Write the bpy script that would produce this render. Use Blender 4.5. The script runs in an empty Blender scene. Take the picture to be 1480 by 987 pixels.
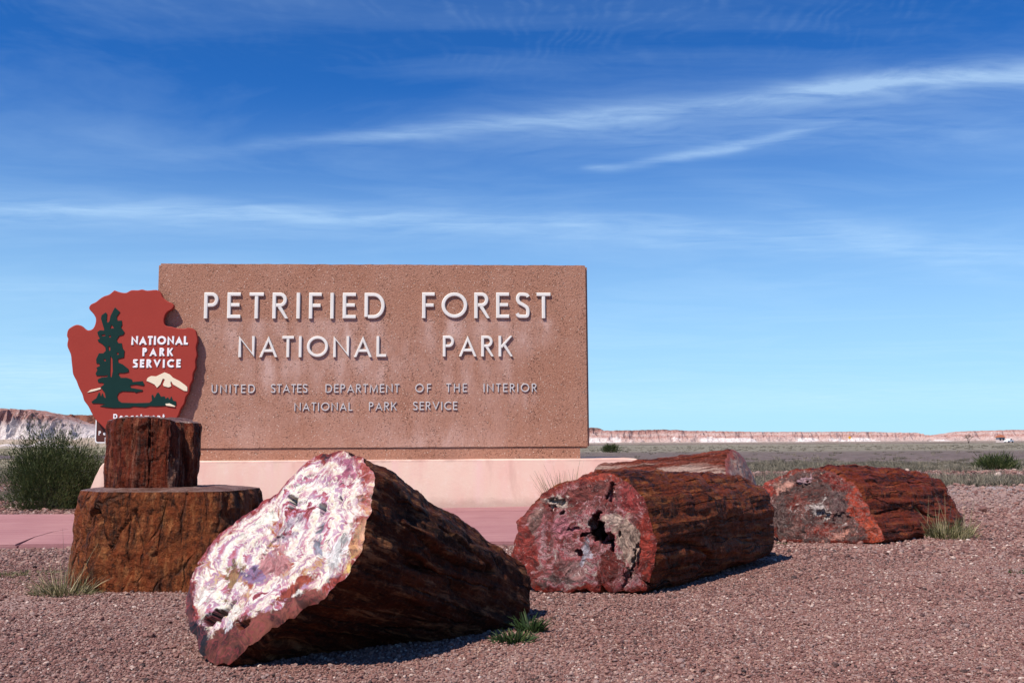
import bpy, bmesh, math, random
import numpy as np
from mathutils import Vector, Matrix
random.seed(7); RNG = np.random.default_rng(7)
SC = bpy.context.scene; COL = SC.collection

# ------------------------------------------------------------------ camera
F = 1400.0; CAMH = 0.75
PITCH = math.atan(146.0 / F); ROLL = math.radians(0.3)
fw = np.array([0, math.cos(PITCH), math.sin(PITCH)])
_up = np.array([0, -math.sin(PITCH), math.cos(PITCH)]); _rt = np.array([1.0, 0, 0])
rt = _rt * math.cos(ROLL) - _up * math.sin(ROLL)
up = _rt * math.sin(ROLL) + _up * math.cos(ROLL)
CP = np.array([0, 0, CAMH])
cd = bpy.data.cameras.new('camera'); cam = bpy.data.objects.new('camera', cd); COL.objects.link(cam)
cd.sensor_width = 36; cd.lens = F / 1480 * 36; cd.clip_end = 20000; cd.clip_start = 0.05
cam.matrix_world = Matrix(((rt[0], up[0], -fw[0], 0), (rt[1], up[1], -fw[1], 0), (rt[2], up[2], -fw[2], CAMH), (0, 0, 0, 1)))
SC.camera = cam

# ------------------------------------------------------------------ sun, sky, exposure
TOSUN = np.array([-0.95, -1.0, 2.0]); TOSUN /= np.linalg.norm(TOSUN)
SUN_EL = math.asin(TOSUN[2]); SUN_AZ = math.atan2(TOSUN[0], TOSUN[1])
sd = bpy.data.lights.new('sun', 'SUN'); sd.energy = 5.0; sd.angle = math.radians(0.53); sd.color = (1.0, 0.93, 0.82)
sun = bpy.data.objects.new('sun', sd); COL.objects.link(sun)
sun.rotation_euler = Vector(TOSUN).to_track_quat('Z', 'Y').to_euler(); sun.location = (-20, -20, 40)
SC.view_settings.view_transform = 'Standard'; SC.view_settings.look = 'None'
SC.cycles.max_bounces = 5; SC.cycles.diffuse_bounces = 1; SC.cycles.glossy_bounces = 2; SC.cycles.transmission_bounces = 2
SC.view_settings.exposure = 0.42; SC.view_settings.gamma = 1.0
SKY_STRENGTH = 0.080; SAT = 1.22; TINT = (0.46, 1.0, 1.44); AIR = 0.9; DUST = 0.6; OZ = 3.5

def ray(x, y): return fw + rt * (x - 740) / F - up * (y - 493.5) / F
def gp(x, y, z=0.0):
    d = ray(x, y); return CP + d * ((z - CAMH) / d[2])
def pp(x, y, p0, n):
    d = ray(x, y); return CP + d * (np.dot(np.asarray(p0) - CP, n) / np.dot(d, n))
def pj(P):
    d = np.asarray(P) - CP; z = d @ fw
    return np.stack([740 + F * (d @ rt) / z, 493.5 - F * (d @ up) / z], -1)

# ------------------------------------------------------------------ node helper
class N:
    def __init__(s, name=None, tree=None):
        if tree is None:
            s.m = bpy.data.materials.new(name); s.m.use_nodes = True; s.t = s.m.node_tree; s.t.nodes.clear()
        else: s.t = tree
    def n(s, typ, **kw):
        nd = s.t.nodes.new(typ)
        for k, v in kw.items(): setattr(nd, k, v)
        return nd
    def put(s, sock, v):
        if v is None: return
        if isinstance(v, bpy.types.NodeSocket): s.t.links.new(v, sock)
        else:
            if sock.type == 'RGBA' and not isinstance(v, (int, float)) and len(v) == 3: v = (*v, 1)
            sock.default_value = v
    def noise(s, vec, scale, detail=4, rough=0.55, dist=0.0, col=False):
        nd = s.n('ShaderNodeTexNoise'); s.put(nd.inputs['Vector'], vec)
        for k, v in (('Scale', scale), ('Detail', detail), ('Roughness', rough), ('Distortion', dist)): s.put(nd.inputs[k], v)
        return nd.outputs['Color' if col else 'Fac']
    def vor(s, vec, scale, feature='F1', out='Distance', rnd=1.0):
        nd = s.n('ShaderNodeTexVoronoi', feature=feature); s.put(nd.inputs['Vector'], vec)
        s.put(nd.inputs['Scale'], scale); s.put(nd.inputs['Randomness'], rnd)
        return nd.outputs[out]
    def ramp(s, fac, stops, interp='LINEAR'):
        nd = s.n('ShaderNodeValToRGB'); cr = nd.color_ramp; cr.interpolation = interp
        while len(cr.elements) < len(stops): cr.elements.new(0.5)
        for e, (p, c) in zip(cr.elements, stops):
            e.position = p; e.color = (c, c, c, 1) if isinstance(c, (int, float)) else (*c, 1)
        s.put(nd.inputs[0], fac); return nd.outputs[0]
    def mix(s, fac, a, b, blend='MIX'):
        nd = s.n('ShaderNodeMix', data_type='RGBA', blend_type=blend)
        s.put(nd.inputs[0], fac); s.put(nd.inputs[6], a); s.put(nd.inputs[7], b); return nd.outputs[2]
    def m_(s, op, a, b=None, c=None, clamp=False):
        nd = s.n('ShaderNodeMath', operation=op, use_clamp=clamp)
        for i, v in enumerate((a, b, c)): s.put(nd.inputs[i], v)
        return nd.outputs[0]
    def v_(s, op, a, b=None):
        nd = s.n('ShaderNodeVectorMath', operation=op); s.put(nd.inputs[0], a)
        if b is not None:
            s.put(nd.inputs[3] if op == 'SCALE' else nd.inputs[1], b)
        return nd.outputs['Value' if op in ('DOT_PRODUCT', 'LENGTH', 'DISTANCE') else 'Vector']
    def rng(s, v, a, b, c=0.0, d=1.0, smooth=False):
        nd = s.n('ShaderNodeMapRange', interpolation_type='SMOOTHSTEP' if smooth else 'LINEAR')
        for i, x in enumerate((v, a, b, c, d)): s.put(nd.inputs[i], x)
        return nd.outputs[0]
    def attr(s, name, out='Vector', typ='GEOMETRY'):
        nd = s.n('ShaderNodeAttribute', attribute_name=name, attribute_type=typ); return nd.outputs[out]
    def obj(s): return s.n('ShaderNodeTexCoord').outputs['Object']
    def pos(s): return s.n('ShaderNodeNewGeometry').outputs['Position']
    def sep(s, v):
        nd = s.n('ShaderNodeSeparateXYZ'); s.put(nd.inputs[0], v); return nd.outputs
    def comb(s, x, y, z):
        nd = s.n('ShaderNodeCombineXYZ')
        for i, v in enumerate((x, y, z)): s.put(nd.inputs[i], v)
        return nd.outputs[0]
    def bump(s, h, strength=0.5, dist=0.01, normal=None):
        nd = s.n('ShaderNodeBump'); s.put(nd.inputs['Strength'], strength); s.put(nd.inputs['Distance'], dist)
        s.put(nd.inputs['Height'], h); s.put(nd.inputs['Normal'], normal); return nd.outputs[0]
    def out(s, col, rough=0.8, normal=None, spec=0.3, metal=0.0, trans=None):
        b = s.n('ShaderNodeBsdfPrincipled'); s.put(b.inputs['Base Color'], col); s.put(b.inputs['Roughness'], rough)
        s.put(b.inputs['Normal'], normal); s.put(b.inputs['Specular IOR Level'], spec); s.put(b.inputs['Metallic'], metal)
        o = s.n('ShaderNodeOutputMaterial')
        s.t.links.new(b.outputs[0], o.inputs[0]); return s.m

def srgb(r, g, b): return tuple(((c / 255) / 12.92 if c / 255 <= 0.04045 else ((c / 255 + 0.055) / 1.055) ** 2.4) for c in (r, g, b))

# ------------------------------------------------------------------ world: clear sky with cirrus and old contrails
W = bpy.data.worlds.new('World'); SC.world = W; W.use_nodes = True; W.node_tree.nodes.clear()
k = N(tree=W.node_tree)
sky = k.n('ShaderNodeTexSky', sky_type='NISHITA'); sky.sun_disc = False
sky.sun_elevation = SUN_EL; sky.sun_rotation = SUN_AZ; sky.altitude = 1700; sky.air_density = AIR; sky.dust_density = DUST; sky.ozone_density = OZ
hs = k.n('ShaderNodeHueSaturation'); k.put(hs.inputs['Color'], sky.outputs[0])
hs.inputs['Saturation'].default_value = SAT; hs.inputs['Value'].default_value = 1.0
skycol = k.mix(1.0, hs.outputs[0], TINT, 'MULTIPLY')
dirv = k.n('ShaderNodeTexCoord').outputs['Generated']
dx, dy, dz = k.sep(dirv)
zz = k.m_('ADD', k.m_('MAXIMUM', dz, 0.0), 0.03)
q = k.comb(k.m_('DIVIDE', dx, zz), k.m_('DIVIDE', dy, zz), 0.0)     # a flat cloud deck seen from below
def qd(px, py):
    d = ray(px, py); d = d / np.linalg.norm(d); return d[:2] / (max(d[2], 0) + 0.03)
warp = k.v_('SUBTRACT', k.noise(q, 1.3, 3, col=True), (0.5, 0.5, 0.5))
qw = k.v_('ADD', q, k.v_('SCALE', warp, 0.22))
cloud = None
fine_n = k.rng(k.noise(k.v_('MULTIPLY', qw, (0.55, 1.6, 1.0)), 5.0, 6, 0.62, 0.4), 0.32, 0.70, 0.25, 1.0)
def streak(A, B, wpx, inten, fin=0.2, fout=0.2):
    global cloud
    a, b = qd(*A), qd(*B); L = np.linalg.norm(b - a); t = (b - a) / L; nv = np.array([-t[1], t[0]])
    mid = (np.array(A) + np.array(B)) / 2
    w = abs((qd(mid[0], mid[1] + wpx) - qd(mid[0], mid[1] - wpx)) @ nv) / 2 * 1.0
    per = k.m_('SUBTRACT', k.v_('DOT_PRODUCT', qw, (*nv, 0.0)), float(a @ nv))
    al = k.m_('DIVIDE', k.m_('SUBTRACT', k.v_('DOT_PRODUCT', qw, (*t, 0.0)), float(a @ t)), float(L))
    e = k.m_('DIVIDE', per, float(w))
    g = k.m_('EXPONENT', k.m_('MULTIPLY', k.m_('MULTIPLY', e, e), -1.0))
    fade = k.m_('MULTIPLY', k.rng(al, -fin * .3, fin, 0, 1, True), k.rng(al, 1 + fout * .3, 1 - fout, 0, 1, True))
    r = k.m_('MULTIPLY', k.m_('MULTIPLY', g, fade), inten)
    cloud = r if cloud is None else k.m_('ADD', cloud, r)
streak((230, 232), (1700, 85), 11, 0.55, 0.35, 0.1)
streak((400, 215), (1700, 95), 30, 0.32, 0.4, 0.1)
streak((1120, 140), (1750, 92), 18, 0.5, 0.25, 0.1)
streak((700, 195), (1560, 190), 38, 0.34, 0.35, 0.2)
streak((860, 246), (1260, 172), 8, 0.7, 0.3, 0.5)
streak((835, 238), (905, 239), 5, 0.5, 0.35, 0.35)
streak((-200, 298), (950, 328), 12, 0.5, 0.1, 0.5)
streak((-200, 312), (900, 335), 30, 0.3, 0.1, 0.5)
streak((560, 316), (1750, 385), 24, 0.46, 0.3, 0.1)
streak((940, 230), (1500, 430), 24, 0.2, 0.25, 0.3)
streak((-250, 548), (330, 538), 26, 0.95, 0.1, 0.45)
streak((-250, 580), (300, 574), 12, 0.8, 0.1, 0.45)
streak((-250, 420), (200, 410), 12, 0.3, 0.1, 0.5)
streak((700, 590), (1800, 575), 20, 0.75, 0.2, 0.1)
cloud = k.m_('MULTIPLY', cloud, fine_n)
# thin veil and mackerel ripples
veil = k.rng(k.noise(k.v_('MULTIPLY', qw, (0.55, 1.0, 1.0)), 1.1, 6, 0.6, 0.8), 0.44, 0.85, 0.0, 0.34)
rip = k.n('ShaderNodeTexWave', wave_type='BANDS', bands_direction='X')
k.put(rip.inputs['Vector'], k.v_('ADD', k.v_('MULTIPLY', q, (1.0, 0.35, 1)), k.v_('SCALE', warp, 0.9)))
rip.inputs['Scale'].default_value = 8.0; rip.inputs['Distortion'].default_value = 4.0; rip.inputs['Detail'].default_value = 3
rmask = k.m_('MULTIPLY', k.rng(k.noise(k.v_('ADD', q, (1.7, 3.1, 0.0)), 0.7, 3), 0.30, 0.52, 0, 1), k.rng(dz, 0.33, 0.42, 0, 1, True))
ripples = k.m_('MULTIPLY', k.m_('MULTIPLY', k.rng(rip.outputs['Fac'], 0.2, 1.0, .25, 1.0), fine_n), k.m_('MULTIPLY', k.m_('MULTIPLY', rmask, k.rng(k.noise(q, 9, 4, .65), .42, .64)), 0.13))
cloud = k.m_('ADD', k.m_('ADD', cloud, veil), ripples)
cloud = k.m_('MULTIPLY', cloud, k.rng(dz, 0.0, 0.06, 0.3, 1.0), clamp=True)
hz_sky = k.mix(k.rng(dz, 0.36, 0.01, 0, 0.76, True), skycol, (4.9, 7.7, 9.2))
ccol = k.mix(k.m_('MULTIPLY', cloud, 0.5), hz_sky, (6.6, 9.0, 11.0))
bg = k.n('ShaderNodeBackground'); k.put(bg.inputs[0], ccol); bg.inputs[1].default_value = SKY_STRENGTH
wo = k.n('ShaderNodeOutputWorld'); k.t.links.new(bg.outputs[0], wo.inputs[0])

# ------------------------------------------------------------------ numpy gradient noise
_perm = RNG.permutation(512).astype(np.int64); _perm = np.concatenate([_perm, _perm])
_g = RNG.normal(size=(512, 3)); _g /= np.linalg.norm(_g, axis=1)[:, None]
def pn(p, seed=0):
    p = np.asarray(p, float) + seed * 17.31
    i = np.floor(p).astype(np.int64); f = p - i; u = f * f * f * (f * (f * 6 - 15) + 10)
    def gr(ox, oy, oz):
        h = _perm[(_perm[(_perm[(i[..., 0] + ox) & 511] + i[..., 1] + oy) & 511] + i[..., 2] + oz) & 511]
        return (_g[h] * (f - np.array([ox, oy, oz]))).sum(-1)
    def lp(a, b, t): return a + (b - a) * t
    x0 = lp(gr(0, 0, 0), gr(1, 0, 0), u[..., 0]); x1 = lp(gr(0, 1, 0), gr(1, 1, 0), u[..., 0])
    x2 = lp(gr(0, 0, 1), gr(1, 0, 1), u[..., 0]); x3 = lp(gr(0, 1, 1), gr(1, 1, 1), u[..., 0])
    return lp(lp(x0, x1, u[..., 1]), lp(x2, x3, u[..., 1]), u[..., 2]) * 1.5
def fbm(p, oct=4, seed=0, rough=0.5):
    p = np.asarray(p, float); a, s, r = 1.0, 0.0, 0.0
    for o in range(oct): r = r + a * pn(p * 2 ** o, seed + o); s += a; a *= rough
    return r / s
def ridged(p, oct=4, seed=0):
    p = np.asarray(p, float); a, s, r = 1.0, 0.0, 0.0
    for o in range(oct): r = r + a * (1 - np.abs(pn(p * 2 ** o, seed + o)) * 1.6); s += a; a *= 0.5
    return r / s
def sm(x, a, b):
    t = np.clip((x - a) / (b - a), 0, 1); return t * t * (3 - 2 * t)

# ------------------------------------------------------------------ object helpers
def mesh_obj(name, verts, faces, mat, parent=None, smooth=False):
    me = bpy.data.meshes.new(name)
    me.from_pydata(np.asarray(verts, float).tolist(), [], faces if isinstance(faces, list) else faces.tolist())
    me.update()
    if smooth: me.polygons.foreach_set('use_smooth', np.ones(len(me.polygons), bool))
    if mat: me.materials.append(mat)
    o = bpy.data.objects.new(name, me); COL.objects.link(o)
    if parent: o.parent = parent
    return o
def bm_obj(name, bm, mat, parent=None, smooth=False):
    me = bpy.data.meshes.new(name); bmesh.ops.recalc_face_normals(bm, faces=bm.faces); bm.to_mesh(me); bm.free()
    if smooth: me.polygons.foreach_set('use_smooth', np.ones(len(me.polygons), bool))
    if mat: me.materials.append(mat)
    o = bpy.data.objects.new(name, me); COL.objects.link(o)
    if parent: o.parent = parent
    return o
def tag(o, label=None, cat=None, group=None, kind=None):
    for kk, v in (('label', label), ('category', cat), ('group', group), ('kind', kind)):
        if v: o[kk] = v
    return o
def empty(name, loc=(0, 0, 0), label=None, cat=None, group=None):
    o = bpy.data.objects.new(name, None); COL.objects.link(o); o.location = tuple(float(c) for c in loc); o.empty_display_size = 0.2
    return tag(o, label, cat, group)
def under(root, *objs):           # parent while keeping world-space vertex positions
    for o in objs:
        if o.parent is None or o.parent == root:
            o.parent = root; o.matrix_parent_inverse = Matrix.Translation(root.location).inverted()
def box_bm(bm, c, s, M=None):
    r = bmesh.ops.create_cube(bm, size=1.0)
    T = Matrix.Translation(c) @ Matrix.Diagonal((*s, 1))
    if M is not None: T = M @ T
    bmesh.ops.transform(bm, matrix=T, verts=r['verts']); return r['verts']
def setattr_vec(me, name, arr):
    a = me.attributes.new(name, 'FLOAT_VECTOR', 'POINT'); a.data.foreach_set('vector', np.asarray(arr, np.float32).ravel())
def setattr_col(me, name, arr):
    a = me.attributes.new(name, 'FLOAT_COLOR', 'POINT'); a.data.foreach_set('color', np.asarray(arr, np.float32).ravel())
def setattr_f(me, name, arr):
    a = me.attributes.new(name, 'FLOAT', 'POINT'); a.data.foreach_set('value', np.asarray(arr, np.float32).ravel())

# ------------------------------------------------------------------ materials
def gravel_cols(k, fac):
    return k.ramp(fac, [(0.0, (0.028, 0.016, 0.014)), (0.16, (0.105, 0.040, 0.032)), (0.36, (0.20, 0.084, 0.066)),
                        (0.55, (0.27, 0.138, 0.112)), (0.72, (0.25, 0.168, 0.152)), (0.86, (0.35, 0.20, 0.15)), (1.0, (0.62, 0.50, 0.44))])
def mat_ground():
    k = N('ground'); p = k.pos(); x, y, z = k.sep(p)
    v = k.vor(p, 75, out='Color'); vr = k.sep(v)[0]
    fine = gravel_cols(k, vr)
    fine = k.mix(0.5, fine, (0.17, 0.082, 0.07))
    big = k.noise(p, 0.55, 5, 0.6)
    fine = k.mix(k.rng(big, 0.46, 0.66, 0, 0.55), fine, (0.30, 0.215, 0.20))
    wob = k.m_('MULTIPLY', k.m_('SUBTRACT', k.noise(k.v_('MULTIPLY', p, (0.35, 1, 1)), 0.16, 5, 0.6), 0.5), 1.1)
    ly = k.m_('ADD', k.m_('DIVIDE', k.m_('LOGARITHM', k.m_('MAXIMUM', y, 1.0), 10.0), 3.0), k.m_('MULTIPLY', wob, 0.07))
    far = k.ramp(ly, [(0.36, (0.20, 0.125, 0.12)), (0.385, (0.28, 0.225, 0.22)), (0.43, (0.24, 0.19, 0.185)), (0.455, (0.17, 0.145, 0.11)),
                      (0.50, (0.16, 0.145, 0.105)), (0.53, (0.105, 0.075, 0.072)), (0.60, (0.10, 0.075, 0.068)), (0.635, (0.175, 0.155, 0.115)),
                      (0.78, (0.185, 0.165, 0.12)), (0.83, (0.22, 0.16, 0.13)), (0.93, (0.24, 0.19, 0.15))])
    sp = k.noise(k.v_('MULTIPLY', p, (0.6, 0.7, 1)), 2.2, 10, 0.8)
    far = k.mix(k.rng(sp, 0.5, 0.62, 0, 0.8), far, (0.27, 0.205, 0.185))
    far = k.mix(k.rng(sp, 0.48, 0.38, 0, 0.7), far, (0.065, 0.05, 0.042))
    leftgrass = k.mix(k.rng(k.noise(p, 0.3, 6), 0.35, 0.65), (0.16, 0.145, 0.085), (0.30, 0.24, 0.17))
    far = k.mix(k.m_('MULTIPLY', k.rng(x, -4, -9, 0, 0.85), k.rng(y, 16, 24)), far, leftgrass)
    nearf = k.rng(k.m_('ADD', y, k.m_('MULTIPLY', wob, 6.0)), 9.8, 12.5, 0, 1, True)
    col = k.mix(nearf, fine, far)
    hgt = k.m_('ADD', k.m_('MULTIPLY', k.vor(p, 75), -0.6), k.m_('MULTIPLY', k.noise(p, 14, 8, 0.7), 0.8))
    return k.out(col, 0.92, k.bump(hgt, 0.7, 0.012), 0.15)
def mat_pebble():
    k = N('gravel_stone'); r = k.attr('pv', 'Fac', 'INSTANCER'); col = gravel_cols(k, r)
    o = k.obj(); col = k.mix(k.rng(k.noise(o, 2.5, 4), 0.3, 0.7, 0, 0.35), col, (0.16, 0.09, 0.08))
    return k.out(col, 0.62, k.bump(k.noise(o, 5, 3), 0.3, 0.05), 0.35)
def mat_bark(name, dark, mid, hi, accent, streak=14.0, acc_amt=0.5, rough=0.5, bump=1.0, white=None, wamt=0.0, darkamt=0.8, top=None, spec=0.08):
    k = N(name); g = k.attr('gc'); o = k.pos()
    wv = k.v_('ADD', g, k.v_('SCALE', k.v_('SUBTRACT', k.noise(o, 6, 3, col=True), (.5, .5, .5)), 0.035))
    st = k.noise(wv, streak * 1.7, 8, 0.74)
    col = k.ramp(st, [(0.38, dark), (0.46, mid), (0.55, mid), (0.66, hi)])
    pat = k.noise(o, 4.5, 8, 0.72, 0.6)
    col = k.mix(k.rng(pat, 0.48, 0.58, 0, acc_amt), col, accent)
    lines = k.noise(k.v_('ADD', wv, (1.3, 8.7, 2.0)), streak * 4.5, 5, 0.7)
    col = k.mix(k.rng(lines, 0.54, 0.64, 0, 0.8), col, hi)
    col = k.mix(k.rng(lines, 0.45, 0.36, 0, 0.85), col, dark)
    pt2 = k.noise(k.v_('ADD', wv, (3.1, 1.7, 9.0)), 8.0, 8, 0.72)
    col = k.mix(k.rng(pt2, 0.46, 0.39, 0, darkamt), col, dark)
    ck = k.vor(wv, streak * 1.5, 'DISTANCE_TO_EDGE'); ckm = k.rng(ck, 0.05, 0.0)
    ckm = k.m_('MULTIPLY', ckm, k.rng(k.noise(o, 6, 3), .42, .56))
    col = k.mix(k.m_('MULTIPLY', ckm, darkamt), col, dark)
    if white:
        wn = k.noise(k.v_('ADD', wv, (7.1, 2.2, 4.0)), 7.0, 7, 0.70, 0.4)
        col = k.mix(k.rng(wn, 0.62 - 0.2 * wamt, 0.68 - 0.17 * wamt, 0, 0.9), col, white)
    if top:
        zt = k.m_('ADD', k.sep(o)[2], k.m_('MULTIPLY', k.m_('SUBTRACT', k.noise(wv, 9, 6, .7), .5), .35))
        col = k.mix(k.rng(zt, top[0], top[0] + .04, 0, .95), col, k.mix(k.rng(lines, .42, .6), top[1], top[2]))
    sp = k.noise(o, 55, 6, 0.75)
    col = k.mix(k.rng(sp, 0.56, 0.68, 0, 0.6), col, hi)
    col = k.mix(k.rng(sp, 0.46, 0.34, 0, 0.85), col, dark)
    h = k.m_('ADD', k.m_('MULTIPLY', k.noise(wv, 34, 8, 0.72), 1.1), k.m_('MULTIPLY', k.noise(o, 44, 7, 0.72), 1.0))
    h = k.m_('ADD', h, k.m_('SUBTRACT', k.m_('MULTIPLY', pt2, 1.4), k.m_('MULTIPLY', ckm, 0.8)))
    rg = k.rng(k.noise(o, 20, 4), 0.3, 0.7, rough - 0.14, rough + 0.2)
    return k.out(col, rg, k.bump(h, bump, 0.035), spec)
def mat_face(name, stops, veins, rimstops, rim0=0.82, scale=5.0, vein_amt=0.6, rough=0.4, warpamt=0.22, pits=0.6, bump=0.5, specks=(0.6, 0.5, 0.45), speck_amt=0.5, freq=24.0, fine=(0.62, 0.5), bandw=0.13):
    k = N(name); u = k.attr('fc'); rim = k.attr('rim', 'Fac')
    zn = k.n('ShaderNodeAttribute', attribute_name='zone'); zc, za = zn.outputs['Color'], zn.outputs['Alpha']
    w1 = k.v_('SUBTRACT', k.noise(u, 3.4, 4, 0.6, col=True), (.5, .5, .5))
    uw = k.v_('ADD', u, k.v_('SCALE', w1, warpamt))
    w2 = k.v_('SUBTRACT', k.noise(uw, 13.0, 4, 0.6, col=True), (.5, .5, .5))
    uw2 = k.v_('ADD', uw, k.v_('SCALE', w2, 0.07))
    a = k.noise(uw2, scale, 7, 0.62, 0.9)
    b2 = k.noise(k.v_('ADD', uw2, (5.3, 2.1, 0.0)), scale * 4.0, 7, 0.68, 0.8)
    c3 = k.noise(k.v_('ADD', uw2, (1.3, 7.1, 0.0)), scale * 10.0, 6, 0.7, 0.5)
    # bands that follow the outline of the log, swirled by the noise
    band = k.m_('SINE', k.m_('ADD', k.m_('MULTIPLY', rim, freq), k.m_('MULTIPLY', a, freq * 1.5)))
    t = k.m_('ADD', k.rng(a, 0.34, 0.66, 0.0, 0.72), k.m_('MULTIPLY', band, bandw))
    t = k.m_('ADD', t, k.m_('ADD', k.m_('MULTIPLY', k.m_('SUBTRACT', b2, 0.5), fine[0]), k.m_('MULTIPLY', k.m_('SUBTRACT', c3, 0.5), fine[1])))
    t = k.m_('ADD', t, 0.13)
    col = k.ramp(t, stops)
    vn = k.m_('ABSOLUTE', k.m_('SUBTRACT', k.noise(uw2, scale * 2.6, 6, 0.64, 1.2), 0.5))
    col = k.mix(k.m_('MULTIPLY', k.rng(vn, 0.022, 0.0), k.rng(a, .42, .55, 0, vein_amt)), col, veins)
    nb = k.m_('SUBTRACT', k.noise(uw2, 8, 7, 0.7), 0.5)
    rr = k.m_('ADD', rim, k.m_('MULTIPLY', nb, 0.75))
    rc = k.ramp(k.m_('ADD', k.rng(b2, 0.32, 0.68, 0.0, 0.8), k.m_('MULTIPLY', k.m_('SUBTRACT', c3, .5), 0.9)), rimstops)
    col = k.mix(k.rng(rr, rim0 - 0.03, rim0 + 0.05), col, rc)
    nz = k.m_('SUBTRACT', k.noise(uw2, 14, 8, 0.74), 0.5)
    zf = k.m_('MULTIPLY', k.rng(k.m_('ADD', za, k.m_('MULTIPLY', nz, 2.0)), 0.36, 0.54), k.rng(za, 0.02, 0.14))
    zmod = k.v_('SCALE', zc, k.rng(k.m_('ADD', k.m_('MULTIPLY', band, 0.06), b2), 0.36, 0.64, 0.35, 1.6))
    zmod = k.mix(k.rng(vn, 0.03, 0.0, 0, 0.5), zmod, veins)
    col = k.mix(zf, col, zmod)
    col = k.mix(k.rng(c3, 0.60, 0.68, 0, speck_amt), col, specks)
    gr = k.noise(uw2, 75, 6, 0.76)
    col = k.mix(k.rng(gr, 0.47, 0.38, 0, pits), col, k.v_('SCALE', col, 0.25))
    crk = k.m_('ABSOLUTE', k.m_('SUBTRACT', k.noise(uw2, 7, 6, 0.6, 1.5), 0.5))
    ckm = k.m_('MULTIPLY', k.rng(crk, 0.010, 0.0), k.rng(k.noise(u, 5, 3), .5, .6, 0, .85))
    col = k.mix(ckm, col, (0.025, 0.010, 0.008))
    h = k.m_('SUBTRACT', k.m_('ADD', k.m_('MULTIPLY', gr, 0.6), k.m_('ADD', k.noise(uw2, 24, 7, 0.72), a)), ckm)
    return k.out(col, k.rng(gr, .3, .7, rough - .1, rough + .22), k.bump(h, bump, 0.016), 0.22)
def mat_sign():
    k = N('aggregate_concrete'); o = k.pos()
    col = k.ramp(k.noise(o, 55, 8, 0.75), [(0.3, (0.25, 0.112, 0.075)), (0.5, (0.375, 0.180, 0.118)), (0.72, (0.50, 0.265, 0.185))])
    vc = k.sep(k.vor(o, 65, out='Color'))
    vd = k.vor(o, 65)
    col = k.mix(k.m_('MULTIPLY', k.rng(vc[0], 0.90, 0.97), k.rng(vd, 0.42, 0.3)), col, (0.62, 0.50, 0.42))
    pitm = k.m_('MULTIPLY', k.rng(vc[1], 0.82, 0.9), k.rng(vd, 0.45, 0.28))
    pn_ = k.rng(k.noise(o, 30, 7, 0.75), 0.385, 0.29)
    pit = k.m_('MULTIPLY', k.m_('MAXIMUM', pitm, pn_), k.rng(k.noise(o, 2.6, 4, .6), .36, .62, .15, 1.0))
    col = k.mix(k.m_('MULTIPLY', pit, 0.85), col, (0.075, 0.035, 0.028))
    broad = k.noise(o, 1.5, 5, 0.6)
    col = k.mix(k.rng(broad, 0.42, 0.7, 0, 0.35), col, (0.50, 0.29, 0.22))
    st = k.attr('stain', 'Fac')
    sf = k.m_('MULTIPLY', st, k.rng(k.noise(k.v_('MULTIPLY', o, (1, 1, 0.45)), 7, 6, 0.65), 0.36, 0.6, 0.25, 1.0))
    col = k.mix(k.m_('MULTIPLY', sf, 0.8), col, (0.64, 0.44, 0.385))
    h = k.m_('SUBTRACT', k.m_('MULTIPLY', k.noise(o, 60, 7, 0.75), 0.7), pit)
    return k.out(col, 0.9, k.bump(h, 1.0, 0.018), 0.2)
def mat_paint(name, c, c2, scale=3.0, rough=0.7, bump=0.15, amt=0.5, spec=0.3):
    k = N(name); o = k.pos()
    col = k.mix(k.rng(k.noise(o, scale, 7, 0.65), 0.35, 0.7, 0, amt), c, c2)
    col = k.mix(k.rng(k.noise(o, scale * 14, 5, 0.7), 0.6, 0.75, 0, amt * 0.5), col, c2)
    return k.out(col, rough, k.bump(k.noise(o, scale * 22, 6, 0.6), bump, 0.004), spec)
def mat_slab():
    k = N('pink_paving'); o = k.pos()
    br = k.noise(k.v_('MULTIPLY', o, (0.35, 9.0, 1)), 5, 6, 0.6)
    col = k.ramp(br, [(0.3, (0.235, 0.10, 0.105)), (0.55, (0.31, 0.145, 0.15)), (0.75, (0.42, 0.23, 0.23))])
    col = k.mix(k.rng(k.noise(o, 1.4, 6, 0.6), 0.45, 0.7, 0, 0.45), col, (0.40, 0.215, 0.205))
    col = k.mix(k.rng(k.noise(o, 11, 4, 0.6), 0.34, 0.27, 0, 0.7), col, (0.17, 0.07, 0.06))
    return k.out(col, 0.85, k.bump(k.m_('ADD', br, k.noise(o, 60, 5)), 0.35, 0.006), 0.2)
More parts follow.
